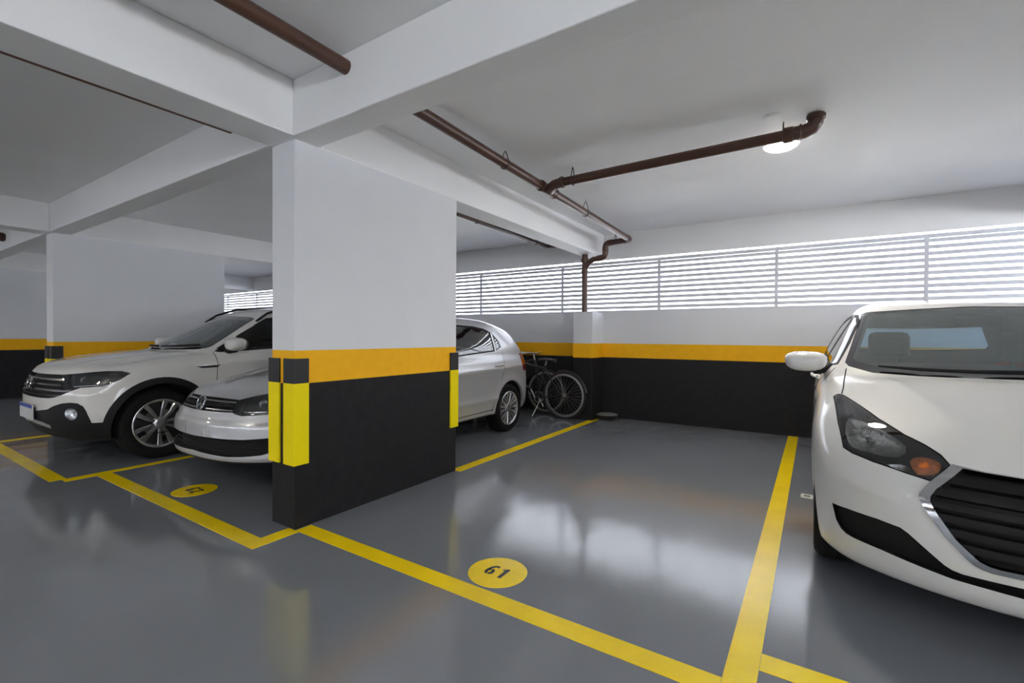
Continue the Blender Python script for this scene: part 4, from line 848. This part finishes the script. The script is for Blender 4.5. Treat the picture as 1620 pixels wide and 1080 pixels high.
c.emblem(c.front(0, .642, .012)+Vector((0, -.004, 0)), .056, math.radians(-18))
c.liners(.335); c.inner(['body', 'front_door', 'rear_door', 'windscreen_frit', 'front_side_window_frit', 'rear_side_window_frit', 'rear_window_frit'], .78)
c.cabin(1.05, 1.06, 1.27, .89); c.mirror((.90, 1.33, .955), (.22, .15, .12), 1.32, .91)
c.handle(1.82, 1.96, .79); c.handle(2.755, 2.905, .812); c.wiper([(.55, .925), (.3, .912), (.1, .905)])
for sg in (1, -1):
    for wy, wz, ra in B.wheels: c.wheel(wy, .288, sg, B.W(wy, .5)-.015, .288, .175, .2, 'multi', ALLOY, ALLOY_D)
# ================================================================== bicycles against the back wall
BLK = mat('bike_black_enamel', (.02, .02, .021), .3, coat=.5); ALU = mat('bike_aluminium', (.48, .47, .45), .35, metal=.85); RUB = mat('bike_rubber', (.012, .012, .012), .7); LEA = mat('saddle_vinyl', (.03, .03, .03), .5)
def bicycle(loc, rz, label, lean=0.):
    """local frame: x from rear hub (0) to the front, z up"""
    b = empty('bicycle', loc, rz, label=label, category='bicycle', group='bicycles at the back wall'); b.rotation_euler.x = lean
    R, r = .318, .275
    def wheel(x):
        t = MB().tube([(x+R*math.cos(a)-.0*0, 0, R+.012+R*math.sin(a)) for a in [2*math.pi*i/48 for i in range(49)]], .019, 10, caps=False).obj('wheel', RUB, b, smooth=.9)
        z = R+.012
        MB().lathe([(r+.028, -.011), (r+.022, -.013), (r, -.009), (r-.004, 0), (r, .009), (r+.022, .013), (r+.028, .011)], (x, 0, z), 'y', 48).obj('rim', ALU, t, smooth=.6)
        MB().lathe([(.0005, -.045), (.012, -.045), (.012, -.03), (.026, -.028), (.026, -.022), (.012, -.02), (.012, .02), (.026, .022), (.026, .028), (.012, .03), (.012, .045), (.0005, .045)], (x, 0, z), 'y', 16).obj('hub', ALU, t, smooth=.5)
        for i in range(32):
            a = 2*math.pi*i/32; e = 1 if i % 2 else -1; a2 = a+(.35 if i % 4 < 2 else -.35)
            MB().tube([(x+.024*math.cos(a2), e*.024, z+.024*math.sin(a2)), (x+r*math.cos(a), 0, z+r*math.sin(a))], .0017, 4).obj('spoke', ALU, t)
        return t
    wheel(0); wheel(1.06); z0 = R+.012
    bb = (.44, 0, .27); st = (.30, 0, .74); hd_t = (.86, 0, .80); hd_b = (.90, 0, .66)
    f = MB().tube([bb, st], .016, 12).tube([bb, hd_b], .018, 12).tube([(.315, 0, .69), hd_t], .015, 12).tube([hd_b, hd_t], .02, 12)
    for s_ in (-1, 1): f.tube([(.44, s_*.03, .27), (.2, s_*.05, .30), (0, s_*.06, z0)], .009, 8).tube([(.312, s_*.015, .70), (.2, s_*.045, .56), (0, s_*.06, z0)], .008, 8)
    f.tube([(bb[0], -.04, bb[2]), (bb[0], .04, bb[2])], .022, 14); f.obj('frame', BLK, b, smooth=.9)
    k = MB()
    for s_ in (-1, 1): k.tube([(.905, s_*.05, .64), (.95, s_*.055, .52), (1.06, s_*.058, z0)], [.012, .012, .008], 8)
    k.tube([(.905, -.05, .64), (.905, .05, .64)], .014, 8).obj('fork', BLK, b, smooth=.9)
    h = MB().tube([hd_t, (.84, 0, .88)], .013, 10).tube([(.84, 0, .88), (.90, 0, .90)], .014, 10).tube([(.78, -.30, .90), (.86, -.2, .915), (.90, -.06, .90), (.90, .06, .90), (.86, .2, .915), (.78, .30, .90)], .011, 10).obj('handlebar', ALU, b, smooth=.9)
    for s_ in (-1, 1): MB().tube([(.78, s_*.30, .90), (.745, s_*.335, .897), (.70, s_*.37, .893)], .016, 10).obj('grip', RUB, h, smooth=.9)
    MB().tube([st, (.285, 0, .80)], .013, 10).obj('seat_post', ALU, b, smooth=.9)
    v = []; n = 14
    for i, (x, w, zt) in enumerate(((.13, .02, .815), (.15, .075, .835), (.22, .085, .842), (.30, .05, .842), (.38, .028, .84), (.42, .012, .828))):
        v += [(x, w*math.cos(2*math.pi*j/n), zt-.018+.02*math.sin(2*math.pi*j/n)) for j in range(n)]
    MB().add(v, [(i*n+j, i*n+(j+1) % n, (i+1)*n+(j+1) % n, (i+1)*n+j) for i in range(5) for j in range(n)]+[tuple(range(n))[::-1], tuple(range(5*n, 6*n))]).obj('saddle', LEA, b, smooth=.9)
    ch = MB().lathe([(.085, -.002), (.09, 0), (.085, .002), (.07, .002), (.07, -.002), (.085, -.002)], (bb[0], -.05, bb[2]), 'y', 32).tube([(bb[0], -.05, bb[2]-.07), (bb[0], -.05, bb[2]+.07)], .006, 6).tube([(bb[0]-.07, -.05, bb[2]), (bb[0]+.07, -.05, bb[2])], .006, 6).obj('chainring', ALU, b)
    MB().tube([(bb[0], -.06, bb[2]), (bb[0]-.07, -.07, bb[2]-.14)], .011, 8).obj('crank', ALU, b, smooth=.9); MB().tube([(bb[0], .06, bb[2]), (bb[0]+.07, .07, bb[2]+.14)], .011, 8).obj('crank', ALU, b, smooth=.9)
    MB().box(bb[0]-.11, bb[0]-.03, -.16, -.07, bb[2]-.155, bb[2]-.13).obj('pedal', RUB, b); MB().box(bb[0]+.03, bb[0]+.11, .07, .16, bb[2]+.13, bb[2]+.155).obj('pedal', RUB, b)
    MB().tube([(bb[0], -.05, bb[2]+.088), (0, -.05, z0+.04), (-.04, -.05, z0), (0, -.05, z0-.04), (bb[0], -.05, bb[2]-.088)], .004, 6).obj('chain', mat('bike_chain', (.05, .045, .04), .4, metal=.8), b)
    MB().tube([(.36, .03, .25), (.44, .13, .015)], .008, 8).obj('kickstand', ALU, b, smooth=.9)
    for s_ in ():
        pass
    MB().tube([(-R*1.08*math.cos(a)*1.0, 0, z0+R*1.09*math.sin(a)) for a in [math.radians(q) for q in range(10, 120, 10)]], .012, 8).obj('mudguard', BLK, b, smooth=.9)
    return b
bicycle((-.375, 4.27, -.0), math.pi, 'black bicycle with its bare rear wheel showing beside the silver car')
bicycle((-1.86, 4.52, -.0), 0.0, 'second dark bicycle nearest the back wall, its front wheel behind the other')
